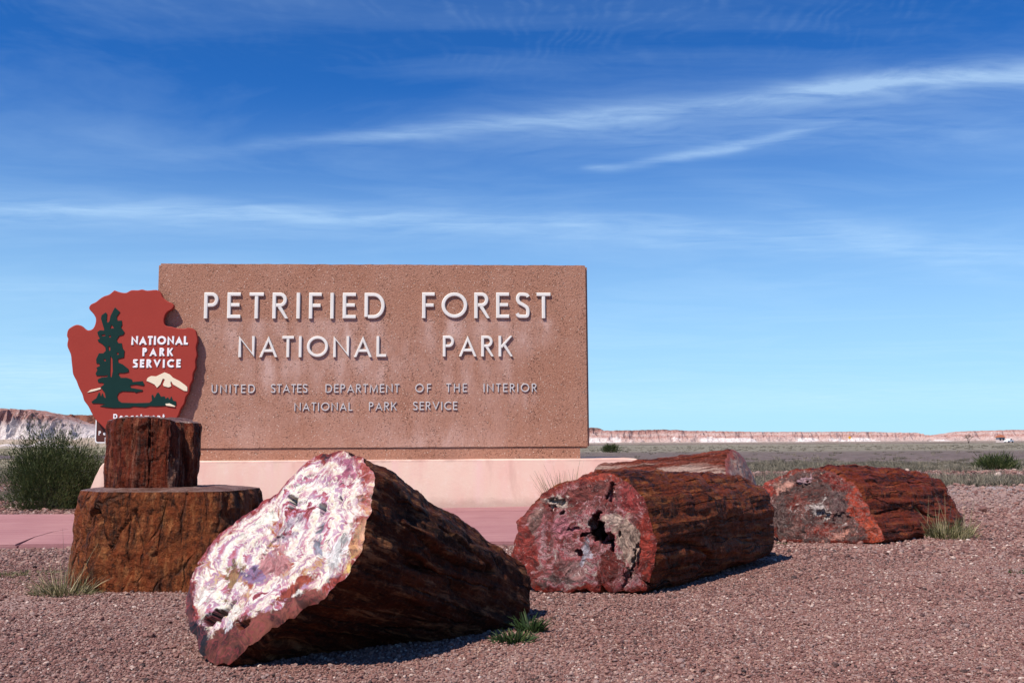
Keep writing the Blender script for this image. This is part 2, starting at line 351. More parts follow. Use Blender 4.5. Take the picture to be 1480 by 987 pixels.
def mat_plinth():
    k = N('pink_painted_concrete'); o = k.pos(); z = k.sep(o)[2]
    col = k.mix(k.rng(k.noise(k.v_('MULTIPLY', o, (1, 1, 0.5)), 2.2, 7, 0.62), 0.38, 0.66), (0.80, 0.50, 0.41), (0.82, 0.60, 0.48))
    col = k.mix(k.rng(k.noise(k.v_('MULTIPLY', o, (1, 1, 0.12)), 7, 6, 0.6), 0.54, 0.72, 0, 0.5), col, (0.84, 0.54, 0.50))
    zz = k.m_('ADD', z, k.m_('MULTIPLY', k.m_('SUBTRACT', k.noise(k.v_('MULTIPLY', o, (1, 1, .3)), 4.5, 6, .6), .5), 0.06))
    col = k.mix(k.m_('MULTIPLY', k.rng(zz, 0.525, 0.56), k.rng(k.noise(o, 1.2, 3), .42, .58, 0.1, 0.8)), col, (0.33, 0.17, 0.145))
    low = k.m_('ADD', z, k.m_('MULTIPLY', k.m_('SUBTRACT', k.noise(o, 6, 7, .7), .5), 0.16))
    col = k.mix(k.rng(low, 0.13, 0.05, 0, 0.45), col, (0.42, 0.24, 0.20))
    col = k.mix(k.rng(k.noise(o, 9, 8, 0.72), 0.56, 0.68, 0, 0.4), col, (0.86, 0.68, 0.60))
    col = k.mix(k.rng(k.noise(k.v_('MULTIPLY', o, (1, 1, .25)), 3.5, 7, 0.66), 0.44, 0.32, 0, 0.5), col, (0.58, 0.33, 0.27))
    return k.out(col, 0.85, k.bump(k.noise(o, 40, 7, 0.68), 0.4, 0.006), 0.12)
def mat_leaf(name, c1, c2, c3, rough=0.6):
    k = N(name); r = k.attr('lv', 'Fac'); col = k.ramp(r, [(0.0, c1), (0.55, c2), (1.0, c3)])
    b = k.n('ShaderNodeBsdfPrincipled'); k.put(b.inputs['Base Color'], col); b.inputs['Roughness'].default_value = rough; b.inputs['Specular IOR Level'].default_value = 0.25
    t = k.n('ShaderNodeBsdfTranslucent'); k.put(t.inputs[0], col)
    ms = k.n('ShaderNodeMixShader'); ms.inputs[0].default_value = 0.25
    k.t.links.new(b.outputs[0], ms.inputs[1]); k.t.links.new(t.outputs[0], ms.inputs[2])
    o = k.n('ShaderNodeOutputMaterial'); k.t.links.new(ms.outputs[0], o.inputs[0]); return k.m
def mat_strata(name, stops, ztop, white=0.5, scale=0.05, lt=(0.47, 0.38, 0.37), dkc=(0.16, 0.08, 0.075)):
    k = N(name); o = k.pos(); z = k.sep(o)[2]
    zz = k.m_('ADD', k.m_('DIVIDE', z, ztop), k.m_('MULTIPLY', k.m_('SUBTRACT', k.noise(o, scale, 6, 0.6), 0.5), 0.55))
    col = k.ramp(zz, stops)
    mott = k.noise(k.v_('MULTIPLY', o, (1, 1, 2.0)), scale * 9, 8, 0.72)
    col = k.mix(k.rng(mott, 0.52, 0.66, 0, 0.8), col, lt)
    col = k.mix(k.rng(mott, 0.47, 0.33, 0, 0.85), col, dkc)
    wm = k.attr('white', 'Fac')
    wm = k.rng(k.m_('ADD', wm, k.m_('MULTIPLY', k.m_('SUBTRACT', k.noise(o, scale * 4, 6, .65), .5), .8)), .35, .65)
    col = k.mix(wm, col, k.mix(k.rng(mott, .4, .65), (0.45, 0.37, 0.37), (0.66, 0.60, 0.57)))
    return k.out(col, 0.95, k.bump(mott, 0.6, 1.2), 0.1)

M_ground = mat_ground(); M_peb = mat_pebble(); M_sign = mat_sign(); M_slab = mat_slab(); M_plinth = mat_plinth()
M_letter = mat_paint('white_letter_paint', (0.76, 0.73, 0.68), (0.62, 0.59, 0.55), 4, 0.5, 0.1, 0.6)
M_letter2 = mat_paint('grey_letter_paint', (0.56, 0.54, 0.54), (0.40, 0.38, 0.38), 4, 0.5, 0.1, 0.6)
M_red = mat_paint('red_sign_paint', (0.33, 0.045, 0.032), (0.29, 0.038, 0.028), 2.5, 0.6, 0.25, 0.6, 0.12)
M_green = mat_paint('dark_green_paint', (0.004, 0.028, 0.024), (0.006, 0.035, 0.03), 6, 0.6, 0.1, 0.5, 0.15)
M_cream = mat_paint('cream_paint', (0.80, 0.70, 0.52), (0.74, 0.63, 0.45), 5, 0.6, 0.1, 0.5)
M_white = mat_paint('white_paint', (0.82, 0.82, 0.82), (0.75, 0.75, 0.76), 5, 0.55, 0.1, 0.4)
M_brownsign = mat_paint('brown_sign_paint', (0.085, 0.025, 0.018), (0.07, 0.02, 0.015), 5, 0.45, 0.05, 0.4)
M_steel = mat_paint('galvanised_steel', (0.35, 0.35, 0.36), (0.26, 0.26, 0.27), 8, 0.45, 0.1, 0.5)
M_asph = mat_paint('asphalt', (0.105, 0.075, 0.078), (0.085, 0.062, 0.064), 1.5, 0.9, 0.3, 0.5, 0.15)
M_edge = mat_paint('road_shoulder', (0.45, 0.38, 0.33), (0.36, 0.30, 0.26), 2, 0.9, 0.3, 0.6)

# ------------------------------------------------------------------ ground sheet
def gz(x, y):
    x = np.asarray(x, float); y = np.asarray(y, float); r = np.hypot(x, y)
    P = np.stack([x, y, np.zeros_like(x)], -1)
    a = 0.010 + 0.03 * sm(r, 12, 40) + 0.10 * sm(r, 60, 200) + 0.3 * sm(r, 300, 900)
    return a * (fbm(P * 0.5, 3, 3) * 0.35 * (1 - sm(r, 60, 200)) + fbm(P * 0.055, 3, 5) * sm(r, 10, 60))
def build_ground():
    nr, na = 330, 420
    r = np.concatenate([[0.0], np.geomspace(0.5, 9000, nr)]); th = np.linspace(0, 2 * np.pi, na, endpoint=False)
    R, T = np.meshgrid(r[1:], th, indexing='ij'); X = R * np.sin(T); Y = R * np.cos(T)
    Z = gz(X, Y); V = np.stack([X, Y, Z], -1).reshape(-1, 3)
    V = np.concatenate([[[0, 0, 0]], V]); Fs = [[0, 1 + (j + 1) % na, 1 + j] for j in range(na)]
    ii, jj = np.meshgrid(np.arange(nr - 1), np.arange(na), indexing='ij'); j2 = (jj + 1) % na
    q = np.stack([1 + ii * na + jj, 1 + ii * na + j2, 1 + (ii + 1) * na + j2, 1 + (ii + 1) * na + jj], -1).reshape(-1, 4)
    o = mesh_obj('ground', V, Fs + q.tolist(), M_ground, smooth=True); tag(o, kind='structure'); return o
build_ground()

# ------------------------------------------------------------------ mesas and badlands on the skyline
def hill(name, mat, x0, x1, nx, yfun, depth, ny, hfun, gully, seed, whitefun):
    u = np.linspace(x0, x1, nx); v = np.linspace(0, 1, ny)
    U, Vv = np.meshgrid(u, v, indexing='ij')
    Y = yfun(U) + Vv * depth; H = hfun(U)
    P = np.stack([U, Y, 0 * U], -1)
    g = ridged(P * np.array([1 / gully, 0.5 / gully, 1]), 4, seed)
    fr = np.clip(Vv * 2.6 + (g - 0.55) * 0.9 * (Vv > 0), 0, 1.0)
    prof = sm(fr, 0, 1) * 0.45 + np.clip(fr, 0, 1) ** 2.2 * 0.55
    back = 1 - 0.15 * sm(Vv, 0.6, 1.0)
    Z = H * prof * back + fbm(P / (gully * .5), 4, seed + 9) * H * 0.09 * sm(Vv, 0, .2) + fbm(P / 40.0, 3, seed + 3) * H * 0.03
    Z[:, 0] = -0.5; Z[:, -1] = -0.5
    Vt = np.stack([U, Y, Z], -1).reshape(-1, 3)
    ii, jj = np.meshgrid(np.arange(nx - 1), np.arange(ny - 1), indexing='ij')
    fc = np.stack([ii * ny + jj, (ii + 1) * ny + jj, (ii + 1) * ny + jj + 1, ii * ny + jj + 1], -1).reshape(-1, 4)
    o = mesh_obj(name, Vt, fc, mat, smooth=False); tag(o, kind='structure')
    setattr_f(o.data, 'white', np.clip(whitefun(U, Z / np.maximum(H, .1), P), 0, 1)); return o
# heights from the photograph's skyline: px column -> row of the top edge
def skyline(D, pts):
    xs = [(ray(p, 600)[0] / ray(p, 600)[1]) * D for p, r in pts]
    hs = [CAMH + ray(p, r)[2] / ray(p, r)[1] * D for p, r in pts]
    return lambda U: np.interp(U, xs, hs)
SR = [(0.0, (0.36, 0.27, 0.25)), (0.25, (0.42, 0.29, 0.265)), (0.45, (0.33, 0.175, 0.155)), (0.6, (0.42, 0.30, 0.275)), (0.8, (0.31, 0.165, 0.145)), (0.93, (0.25, 0.12, 0.105)), (1.0, (0.13, 0.07, 0.06))]
M_mesa = mat_strata('pale_pink_strata', SR, 12.0, scale=0.05)
D1 = 900
h1 = skyline(D1, [(300, 612), (700, 618), (846, 622), (852, 618), (862, 617), (872, 618.5), (877, 622), (920, 621.5), (960, 620.5), (1010, 622.5), (1100, 624), (1250, 623.5), (1330, 624.5), (1352, 624.5), (1362, 628), (1378, 628.5), (1395, 626), (1415, 623), (1480, 621), (1700, 619), (2200, 617)])
hill('mesa', M_mesa, -420, 1050, 1100, lambda U: D1 + 14 * np.sin(U * .02) + 20 * fbm(np.stack([U * .012, 0 * U, 0 * U], -1), 3, 2), 60, 46, h1, 9.0, 11,
     lambda U, zf, P: sm(zf, 0.6, 0.15) * (0.05 + 1.0 * sm(fbm(P / 45.0, 3, 41), -0.02, 0.22)) + .35 * sm(fbm(P / np.array([70., 8, 8]), 3, 47), .05, .25))
M_rmesa = mat_strata('red_brown_strata', [(0.0, (0.26, 0.18, 0.16)), (0.3, (0.12, 0.055, 0.05)), (0.65, (0.12, 0.052, 0.045)), (0.85, (0.24, 0.095, 0.06)), (1.0, (0.17, 0.065, 0.045))], 24.0, scale=0.03, lt=(0.22, 0.11, 0.085), dkc=(0.07, 0.03, 0.026))
D2 = 800
h2 = skyline(D2, [(-900, 596), (-300, 594), (0, 596), (60, 597.5), (135, 599), (300, 604), (500, 612), (640, 630), (700, 638)])
hill('red_mesa', M_rmesa, -950, -40, 560, lambda U: D2 + 25 * fbm(np.stack([U * .012, 0 * U, 0 * U], -1), 3, 6), 120, 50, h2, 22.0, 21, lambda U, zf, P: sm(zf, .22, .05) * .5)
M_bad = mat_strata('grey_white_badlands', [(0.0, (0.56, 0.49, 0.47)), (0.35, (0.50, 0.44, 0.44)), (0.62, (0.38, 0.31, 0.31)), (0.74, (0.36, 0.26, 0.25)), (0.84, (0.24, 0.12, 0.105)), (1.0, (0.28, 0.14, 0.12))], 17.0, scale=0.06, lt=(0.45, 0.38, 0.37), dkc=(0.17, 0.10, 0.095))
D3 = 480
h3 = skyline(D3, [(-900, 586), (-300, 587), (-60, 588), (3, 590), (12, 593), (28, 595), (36, 598), (48, 603), (58, 607), (70, 611), (80, 611), (95, 618), (112, 624), (140, 625), (200, 628), (330, 634), (420, 640)])
hill('badlands', M_bad, -560, -95, 640, lambda U: D3 + 10 * fbm(np.stack([U * .03, 0 * U, 0 * U], -1), 3, 7), 70, 50, h3, 11.0, 31, lambda U, zf, P: sm(zf, 0.75, 0.4) * 0.85)
M_foot = mat_strata('tan_foothill', [(0.0, (0.28, 0.235, 0.17)), (0.5, (0.40, 0.31, 0.235)), (1.0, (0.50, 0.40, 0.34))], 3.5, scale=0.12)
D4 = 270
h4 = skyline(D4, [(-800, 634), (-200, 634), (0, 634), (40, 636), (60, 633), (100, 632), (140, 632), (240, 634), (330, 640)])
hill('foothill', M_foot, -330, -80, 360, lambda U: D4 + 6 * fbm(np.stack([U * .05, 0 * U, 0 * U], -1), 3, 8), 60, 40, h4, 16.0, 51, lambda U, zf, P: sm(fbm(P / 14.0, 3, 44), .08, .3) * .9)

# ------------------------------------------------------------------ road
def ribbon(name, pts, w, z, mat, kind='structure'):
    pts = np.array(pts, float); P = []
    for i in range(len(pts) - 1):
        p0, p1, p2, p3 = pts[max(i - 1, 0)], pts[i], pts[i + 1], pts[min(i + 2, len(pts) - 1)]
        for t in np.linspace(0, 1, 14, endpoint=False):
            P.append(0.5 * ((2 * p1) + (p2 - p0) * t + (2 * p0 - 5 * p1 + 4 * p2 - p3) * t * t + (3 * p1 - p0 - 3 * p2 + p3) * t ** 3))
    P.append(pts[-1]); P = np.array(P); d = np.gradient(P, axis=0); d /= np.linalg.norm(d, axis=1)[:, None]
    nrm = np.stack([-d[:, 1], d[:, 0]], -1); V = []
    for s in (-w / 2, w / 2):
        Q = P + nrm * s; V.append(np.column_stack([Q, gz(P[:, 0], P[:, 1]) + z]))
    n = len(P); V = np.concatenate(V); fc = [[i, i + n, i + n + 1, i + 1] for i in range(n - 1)]
    o = mesh_obj(name, V, fc, mat); tag(o, kind=kind); return o
RP = [(-160, 52), (-60, 56), (-28, 60), (-12, 70), (-5, 95), (-2, 160), (12, 225), (50, 258), (110, 266), (260, 272)]
ribbon('road_shoulder', RP, 15.5, 0.05, M_edge); ribbon('road', RP, 13.5, 0.06, M_asph)

# ------------------------------------------------------------------ paving slab, plinth and entrance sign
YAW = math.radians(3.0)
ex = np.array([math.cos(YAW), math.sin(YAW), 0]); ez = np.array([0, 0, 1.0]); en = np.array([math.sin(YAW), -math.cos(YAW), 0])
PL0 = gp(740, 731, 0.028)                 # foot of the plinth on the paving
SG0 = PL0 - en * 0.28                    # front face of the sign
def frame(o):                            # matrix: local x along the sign, y up, z out of its face
    return Matrix(((ex[0], 0, en[0], o[0]), (ex[1], 0, en[1], o[1]), (ex[2], 1, en[2], o[2]), (0, 0, 0, 1)))
def on_sign(px, py, off=0.0):            # local (x, y) on the plane `off` metres in front of the face
    p = pp(px, py, SG0 + en * off, en) - (SG0 + en * off); return np.array([p @ ex, p[2] + SG0[2]])
SGF = Matrix(((ex[0], 0, en[0], SG0[0]), (ex[1], 0, en[1], SG0[1]), (0, 1, 0, 0), (0, 0, 0, 1)))
def prism_local(name, poly, z0, z1, M, mat, bev=0.0, seg=2, parent=None):
    bm = bmesh.new(); n = len(poly)
    a = [bm.verts.new(M @ Vector((p[0], p[1], z0))) for p in poly]; b = [bm.verts.new(M @ Vector((p[0], p[1], z1))) for p in poly]
    bm.faces.new(a); bm.faces.new(b)
    for i in range(n): bm.faces.new((a[i], a[(i + 1) % n], b[(i + 1) % n], b[i]))
    if bev: bmesh.ops.bevel(bm, geom=list(bm.edges), offset=bev, segments=seg, affect='EDGES', profile=0.5)
    return bm_obj(name, bm, mat, parent)
# paving slabs (split at the joint that shows at the left)
def slab_piece(name, poly, ztop, parent):
    bm = bmesh.new()
    a = [bm.verts.new((p[0], p[1], -0.05)) for p in poly]; b = [bm.verts.new((p[0], p[1], ztop)) for p in poly]
    bm.faces.new(a); bm.faces.new(b); n = len(poly)
    for i in range(n): bm.faces.new((a[i], a[(i + 1) % n], b[(i + 1) % n], b[i]))
    bmesh.ops.bevel(bm, geom=[e for e in bm.edges if all(v in b for v in e.verts)], offset=0.012, segments=2, affect='EDGES')
    return bm_obj(name, bm, M_slab, parent)
pav = tag(empty('pavement', (0, 9, 0)), kind='structure')
ZS = 0.028
fl, fr_ = gp(-150, 789, ZS)[:2], gp(1010, 781, ZS)[:2]; bl, br_ = gp(-150, 743.5, ZS)[:2], gp(1000, 727, ZS)[:2]
crack = [gp(*c, ZS)[:2] for c in ((24, 786.5), (48, 776), (74, 768), (95, 764.5), (140, 762))]
jr = gp(395, 753, ZS)[:2]; 
gap = np.array([0.0, 0.02])
jl = PL0[:2] + ex[:2] * 3.2
left = [fl] + crack + [gp(205, 757, ZS)[:2], gp(230, 742, ZS)[:2], bl]
front = [c - gap * 0 + np.array([0.022, -0.012]) for c in crack] + [gp(205, 757, ZS)[:2] + np.array([.02, -.01]), gp(228, 746.5, ZS)[:2] + np.array([.02, 0]), gp(1003, 734.5, ZS)[:2], fr_]
wallstrip = [gp(228, 746.5, ZS)[:2] + np.array([.02, .016]), gp(230, 742, ZS)[:2] + np.array([.02, 0]), br_, gp(1003, 734.5, ZS)[:2] + np.array([0, .016])]
s1 = slab_piece('paving_slab', left, ZS, pav); s2 = slab_piece('paving_slab', front, ZS + 0.002, pav)
s3 = slab_piece('paving_slab', wallstrip, ZS + .001, pav); under(pav, s1, s2, s3)
# plinth
def on_pl(px, py):
    p = pp(px, py, PL0, en) - PL0; return np.array([p @ ex, p[2] + PL0[2]])
PLF = Matrix(((ex[0], 0, en[0], PL0[0]), (ex[1], 0, en[1], PL0[1]), (0, 1, 0, 0), (0, 0, 0, 1)))
tl, bl_, tr, brp = on_pl(152, 668), on_pl(116, 741), on_pl(925, 661.5), on_pl(965, 729)
ptop = (tl[1] + tr[1]) / 2; PTOP = ptop
rd = [(tl[0] - .10, ptop - .16), (tl[0] - 0.055, ptop - .055), (tl[0] - .02, ptop - .015), (tl[0] + .05, ptop)]
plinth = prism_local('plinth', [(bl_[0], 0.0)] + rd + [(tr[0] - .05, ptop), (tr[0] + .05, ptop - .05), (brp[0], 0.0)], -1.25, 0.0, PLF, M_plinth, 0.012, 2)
tag(plinth, 'low pink painted concrete plinth with sloping ends under the big entrance sign', 'plinth')

# ---- letter strokes: every glyph is a few mitred flat strokes, raised off the face
def arc(cx, cy, rx, ry, a0, a1, n=18):
    t = np.radians(np.linspace(a0, a1, n)); return [(cx + rx * math.cos(a), cy + ry * math.sin(a)) for a in t]
def crom(pts, n=6):
    pts = np.array(pts, float); o = []
    for i in range(len(pts) - 1):
        p0, p1, p2, p3 = pts[max(i - 1, 0)], pts[i], pts[i + 1], pts[min(i + 2, len(pts) - 1)]
        for t in np.linspace(0, 1, n, endpoint=False):
            o.append(0.5 * ((2 * p1) + (p2 - p0) * t + (2 * p0 - 5 * p1 + 4 * p2 - p3) * t * t + (3 * p1 - p0 - 3 * p2 + p3) * t ** 3))
    o.append(pts[-1]); return [tuple(p) for p in o]
def glyph(c, t):
    h = t / 2
    if c == 'I': return t, [[(h, 0), (h, 1)]]
    if c == 'L': return .46, [[(h, 1), (h, h), (.46, h)]]
    if c == 'E': return .5, [[(.5, 1 - h), (h, 1 - h), (h, h), (.5, h)], [(t, .52), (.46, .52)]]
    if c == 'F': return .48, [[(h, 0), (h, 1 - h), (.48, 1 - h)], [(t, .50), (.44, .50)]]
    if c == 'T': return .54, [[(0, 1 - h), (.54, 1 - h)], [(.27, 0), (.27, 1 - t)]]
    if c == 'H': return .68, [[(h, 0), (h, 1)], [(.68 - h, 0), (.68 - h, 1)], [(t, .52), (.68 - t, .52)]]
    if c == 'N': return .76, [[(h, 0), (h, 1 - h * .6), (.76 - h, h * .6), (.76 - h, 1)]]
    if c == 'M': return .96, [[(h, 0), (h + .07, 1 - h), (.48, h * 1.6), (.96 - h - .07, 1 - h), (.96 - h, 0)]]
    if c == 'A': return .80, [[(h * .6, -.02), (.40, 1 - t * .75), (.80 - h * .6, -.02)], [(.2, .30), (.6, .30)]]
    if c == 'V': return .80, [[(h * .6, 1.02), (.40, t * .75), (.80 - h * .6, 1.02)]]
    if c == 'K': return .64, [[(h, 0), (h, 1)], [(.62, 1.03), (t * .9, .44)], [(.27, .56), (.62, -.03)]]
    if c == 'U': return .66, [[(h, 1), (h, .33)] + arc(.33, .33, .33 - h, .33 - h, 180, 360)[1:-1] + [(.66 - h, .33), (.66 - h, 1)]]
    if c == 'O': return 1.0, [['closed'] + arc(.5, .5, .5 - h, .5 - h, 0, 360, 37)[:-1]]
    if c == 'C': return .82, [arc(.5, .5, .5 - h, .5 - h, 48, 312, 28)]
    if c == 'D': return .78, [[(h, h), (h, 1 - h), (.34, 1 - h)] + arc(.34, .5, .44 - h, .5 - h, 90, -90, 20)[1:-1] + [(.34, h), (t, h)]]
    if c == 'P': return .54, [[(h, 0), (h, 1 - h), (.28, 1 - h)] + arc(.28, .72, .26 - h, .28 - h, 90, -90, 14)[1:-1] + [(.28, .44 + h), (t, .44 + h)]]
    if c == 'R': return .58, [[(h, 0), (h, 1 - h), (.28, 1 - h)] + arc(.28, .72, .27 - h, .28 - h, 90, -90, 14)[1:-1] + [(.28, .44 + h), (t, .44 + h)], [(.26, .46), (.54, -.03)]]
    if c == 'S': return .54, [crom([(.50 - h * .3, .84), (.42, .95 - h * .6), (.27, 1 - h), (.13, .95 - h * .5), (h, .77), (.13, .61), (.28, .52), (.43, .41), (.54 - h, .25), (.43, .05 + h * .5), (.27, h), (.11, .05 + h * .5), (.02 + h * .3, .19)], 5)]
    X = .66
    if c == 'e': return .62, [arc(.31, X / 2, .31 - h, X / 2 - h, 5, 318, 22), [(t * .8, X / 2), (.60 - t * .8, X / 2)]]
    if c == 'p': return .62, [[(h, -.3), (h, X)], arc(.33, X / 2, .29 - h, X / 2 - h, 150, -150, 20)]
    if c == 'a': return .62, [[(.62 - h, 0), (.62 - h, X)], arc(.29, X / 2, .29 - h, X / 2 - h, 30, 330, 20)]
    if c == 'r': return .42, [[(h, 0), (h, X)], arc(.32, .34, .32 - h, X - .34 - h, 165, 70, 8)]
    if c == 't': return .40, [[(.18, 0), (.18, .92)], [(0, X - h), (.40, X - h)]]
    if c == 'm': return .98, [[(h, 0), (h, X)], arc(.29, X - .26, .26 - h, .26 - h, 170, 0, 10) + [(.55 - h, 0)], arc(.72, X - .26, .26 - h, .26 - h, 160, 0, 10) + [(.98 - h, 0)]]
    if c == 'n': return .60, [[(h, 0), (h, X)], arc(.32, X - .28, .28 - h, .28 - h, 165, 0, 10) + [(.60 - h, 0)]]
    if c == 'i': return t, [[(h, 0), (h, X)], [(h, .82), (h, 1)]]
    if c == 'f': return .4, [[(.15, 0), (.15, .8)] + arc(.32, .8, .17, .2 - h, 180, 80, 6), [(0, X - h), (.36, X - h)]]
    if c == 'd': return .62, [[(.62 - h, 0), (.62 - h, 1)], arc(.29, X / 2, .29 - h, X / 2 - h, 30, 330, 20)]
    raise KeyError(c)
def letter_mesh(name, strokes, t, size, x0, y0, z0, dep, M, mat, parent, cap=True, slant=0.0):
    V, Fs = [], []
    for si, st in enumerate(strokes):
        closed = st[0] == 'closed'; P = np.array(st[1:] if closed else st, float); n = len(P)
        if closed: d1 = P - np.roll(P, 1, 0); d2 = np.roll(P, -1, 0) - P
        else:
            d = np.diff(P, axis=0); d1 = np.vstack([d[:1], d]); d2 = np.vstack([d, d[-1:]])
        d1 /= np.linalg.norm(d1, axis=1)[:, None]; d2 /= np.linalg.norm(d2, axis=1)[:, None]
        n1 = np.stack([-d1[:, 1], d1[:, 0]], -1); n2 = np.stack([-d2[:, 1], d2[:, 0]], -1)
        mt = n1 + n2; mt /= np.maximum(np.linalg.norm(mt, axis=1)[:, None], 1e-6)
        sc = np.minimum(1 / np.maximum((mt * n1).sum(1), 0.25), 2.6)
        A = P + mt * (t / 2 * sc)[:, None]; B = P - mt * (t / 2 * sc)[:, None]
        if cap: A[:, 1] = np.clip(A[:, 1], 0, 1); B[:, 1] = np.clip(B[:, 1], 0, 1)
        zt = z0 + dep - si * 0.0006; b0 = len(V)
        ch = min(0.12 * t * size, dep * .3)
        inn = lambda Q, R_: Q + (R_ - Q) * 0.16
        for Q, zq in ((A, z0), (A, zt - ch), (inn(A, B), zt), (inn(B, A), zt), (B, zt - ch), (B, z0)):
            for p in Q: V.append(M @ Vector((x0 + size * (p[0] + slant * p[1]), y0 + size * p[1], zq)))
        m = n if closed else n - 1
        for r in range(5):
            for i in range(m):
                j = (i + 1) % n; Fs.append([b0 + r * n + i, b0 + (r + 1) * n + i, b0 + (r + 1) * n + j, b0 + r * n + j])
        if not closed:
            for i in (0, n - 1): Fs.append([b0 + r * n + i for r in range(6)][:: (1 if i else -1)])
    o = mesh_obj(name, V, Fs, mat, parent)
    bm = bmesh.new(); bm.from_mesh(o.data); bmesh.ops.recalc_face_normals(bm, faces=bm.faces); bm.to_mesh(o.data); bm.free(); return o
def word(txt, xa, xb, y0, size, t, z0, dep, M, mat, root, cap=True):
    gl = [glyph(c, t) for c in txt]; tot = sum(g[0] for g in gl) * size; gap = (xb - xa - tot) / max(len(txt) - 1, 1)
    x = xa; out = []
    for c, (w, st) in zip(txt, gl):
        o = letter_mesh('letter', st, t, size, x, y0, z0, dep, M, mat, None, cap and c.isupper()); under(root, o); out.append((x + w * size / 2, o)); x += w * size + gap
    return out

# ---- the big sign
root = empty('entrance_sign', SG0 * np.array([1, 1, 0]) + np.array([0, 0, PTOP]), 'wide brown aggregate concrete entrance sign with raised white lettering on the pink plinth', 'sign')
a, b, c, d = on_sign(229, 381), on_sign(848.5, 383), on_sign(852, 646), on_sign(222, 652)
x0, x1 = a[0], (b[0] + c[0]) / 2; z1 = (a[1] + b[1]) / 2; z0 = c[1] - 0.012
# front panel: fine grid so that lime stains below the letters can follow the letters
words = [('PETRIFIED', 294, 556, 460, 37.5, .138), ('FOREST', 610, 796, 459.5, 37, .138), ('NATIONAL', 344, 558, 516, 30.5, .136), ('PARK', 640, 740, 515, 30, .136),
         ('UNITED', 305, 368, 568, 12.4, .13), ('STATES', 391, 444, 567.5, 12.4, .13), ('DEPARTMENT', 470, 577, 567.5, 12.4, .13), ('OF', 600, 623, 567, 12.4, .13), ('THE', 645, 675, 566.5, 12.4, .13), ('INTERIOR', 699, 776, 566.5, 12.4, .13),
         ('NATIONAL', 425, 509, 593.8, 12.2, .13), ('PARK', 533, 573, 593.2, 12.2, .13), ('SERVICE', 597, 661, 592.6, 12.2, .13)]
stain_src = []
for txt, xa, xb, yb, hp, t in words:
    A = on_sign(xa, yb, .03); B = on_sign(xb, yb, .03); size = on_sign(xa, yb - hp, .03)[1] - A[1]
    big = hp > 20
    ls = word(txt, A[0], B[0], A[1], size, t, 0.002, 0.019 if big else 0.010, SGF, M_letter if big else M_letter2, root)
    for xm, o in ls: stain_src.append((xm, A[1], size, 1.0 if big else 0.5))
bm = bmesh.new(); box_bm(bm, ((x0 + x1) / 2, (z0 + z1) / 2, -0.19), (x1 - x0, z1 - z0, 0.38), SGF)
bmesh.ops.bevel(bm, geom=list(bm.edges), offset=0.022, segments=2, affect='EDGES')
bmesh.ops.triangulate(bm, faces=[f for f in bm.faces if len(f.verts) > 4])
slab = bm_obj('slab', bm, M_sign)
me = slab.data; bm = bmesh.new(); bm.from_mesh(me)
big_edges = [e for e in bm.edges if e.calc_length() > 1.0]
bmesh.ops.subdivide_edges(bm, edges=big_edges, cuts=95, use_grid_fill=True); bm.to_mesh(me); bm.free()
co = np.zeros(len(me.vertices) * 3); me.vertices.foreach_get('co', co); co = co.reshape(-1, 3)
lx = (co - SG0) @ ex; lz = co[:, 2]; sv = np.zeros(len(co)); rs = np.random.default_rng(3)
for xm, yb, s, w in stain_src:
    L = s * rs.uniform(1.0, 2.1); dd = yb - lz
    sv = np.maximum(sv, w * rs.uniform(.45, 1.0) * np.exp(-((lx - xm) / (s * .38)) ** 2) * sm(dd, -s * .15, s * .2) * (1 - sm(dd, L * .4, L * 1.4)))
for (px, py, sx, sy, wt) in ((610, 640, 120, 30, .7), (520, 520, 120, 40, .5), (700, 600, 60, 50, .25), (350, 620, 60, 40, .35)):
    cc = on_sign(px, py); sv = np.maximum(sv, wt * np.exp(-((lx - cc[0]) / (sx / 119)) ** 2 - ((lz - cc[1]) / (sy / 119)) ** 2))
# broken, uneven lower and upper arrises
nz = fbm(co * 9, 3, 77) * .006; edge = np.maximum(sm(lz, z1 - .05, z1), sm(lz, z0 + .05, z0))
co[:, 2] += nz * edge * 1.5; me.vertices.foreach_set('co', co.ravel())
setattr_f(me, 'stain', np.clip(sv, 0, 1)); under(root, slab)
fx1 = on_sign(838, 655, -.05)[0]
bm = bmesh.new(); box_bm(bm, ((x0 + .1 + fx1) / 2, (PTOP - .002 + z0 + .01) / 2, -0.172), (fx1 - x0 - .1, z0 + .01 - PTOP + .004, 0.32), SGF)
ft = bm_obj('footing', bm, M_sign); under(root, ft)

# ------------------------------------------------------------------ arrowhead
def zc(x, y): return (80 + x / 4.1125, 400 + y / 4.1125)
AOFF = 0.085
def curve_mesh(name, loops, z0, dep, bev, mat, root):
    cu = bpy.data.curves.new(name, 'CURVE'); cu.dimensions = '2D'; cu.fill_mode = 'BOTH'; cu.extrude = dep / 2 - bev; cu.bevel_depth = bev; cu.bevel_resolution = 2; cu.offset = -bev
    for lp in loops:
        sp = cu.splines.new('POLY'); sp.points.add(len(lp) - 1); sp.use_cyclic_u = True
        for p, (x, y) in zip(sp.points, lp): p.co = (x, y, 0, 1)
    ob = bpy.data.objects.new(name, cu); COL.objects.link(ob)
    dg = bpy.context.evaluated_depsgraph_get(); me = bpy.data.meshes.new_from_object(ob.evaluated_get(dg))
    bpy.data.objects.remove(ob); me.name = name
    me.transform(SGF @ Matrix.Translation((0, 0, z0 + dep / 2))); me.materials.clear(); me.materials.append(mat)
    o = bpy.data.objects.new(name, me); COL.objects.link(o); under(root, o); return o
def zl(pts, off): return [tuple(on_sign(*zc(*p), off)) for p in pts]
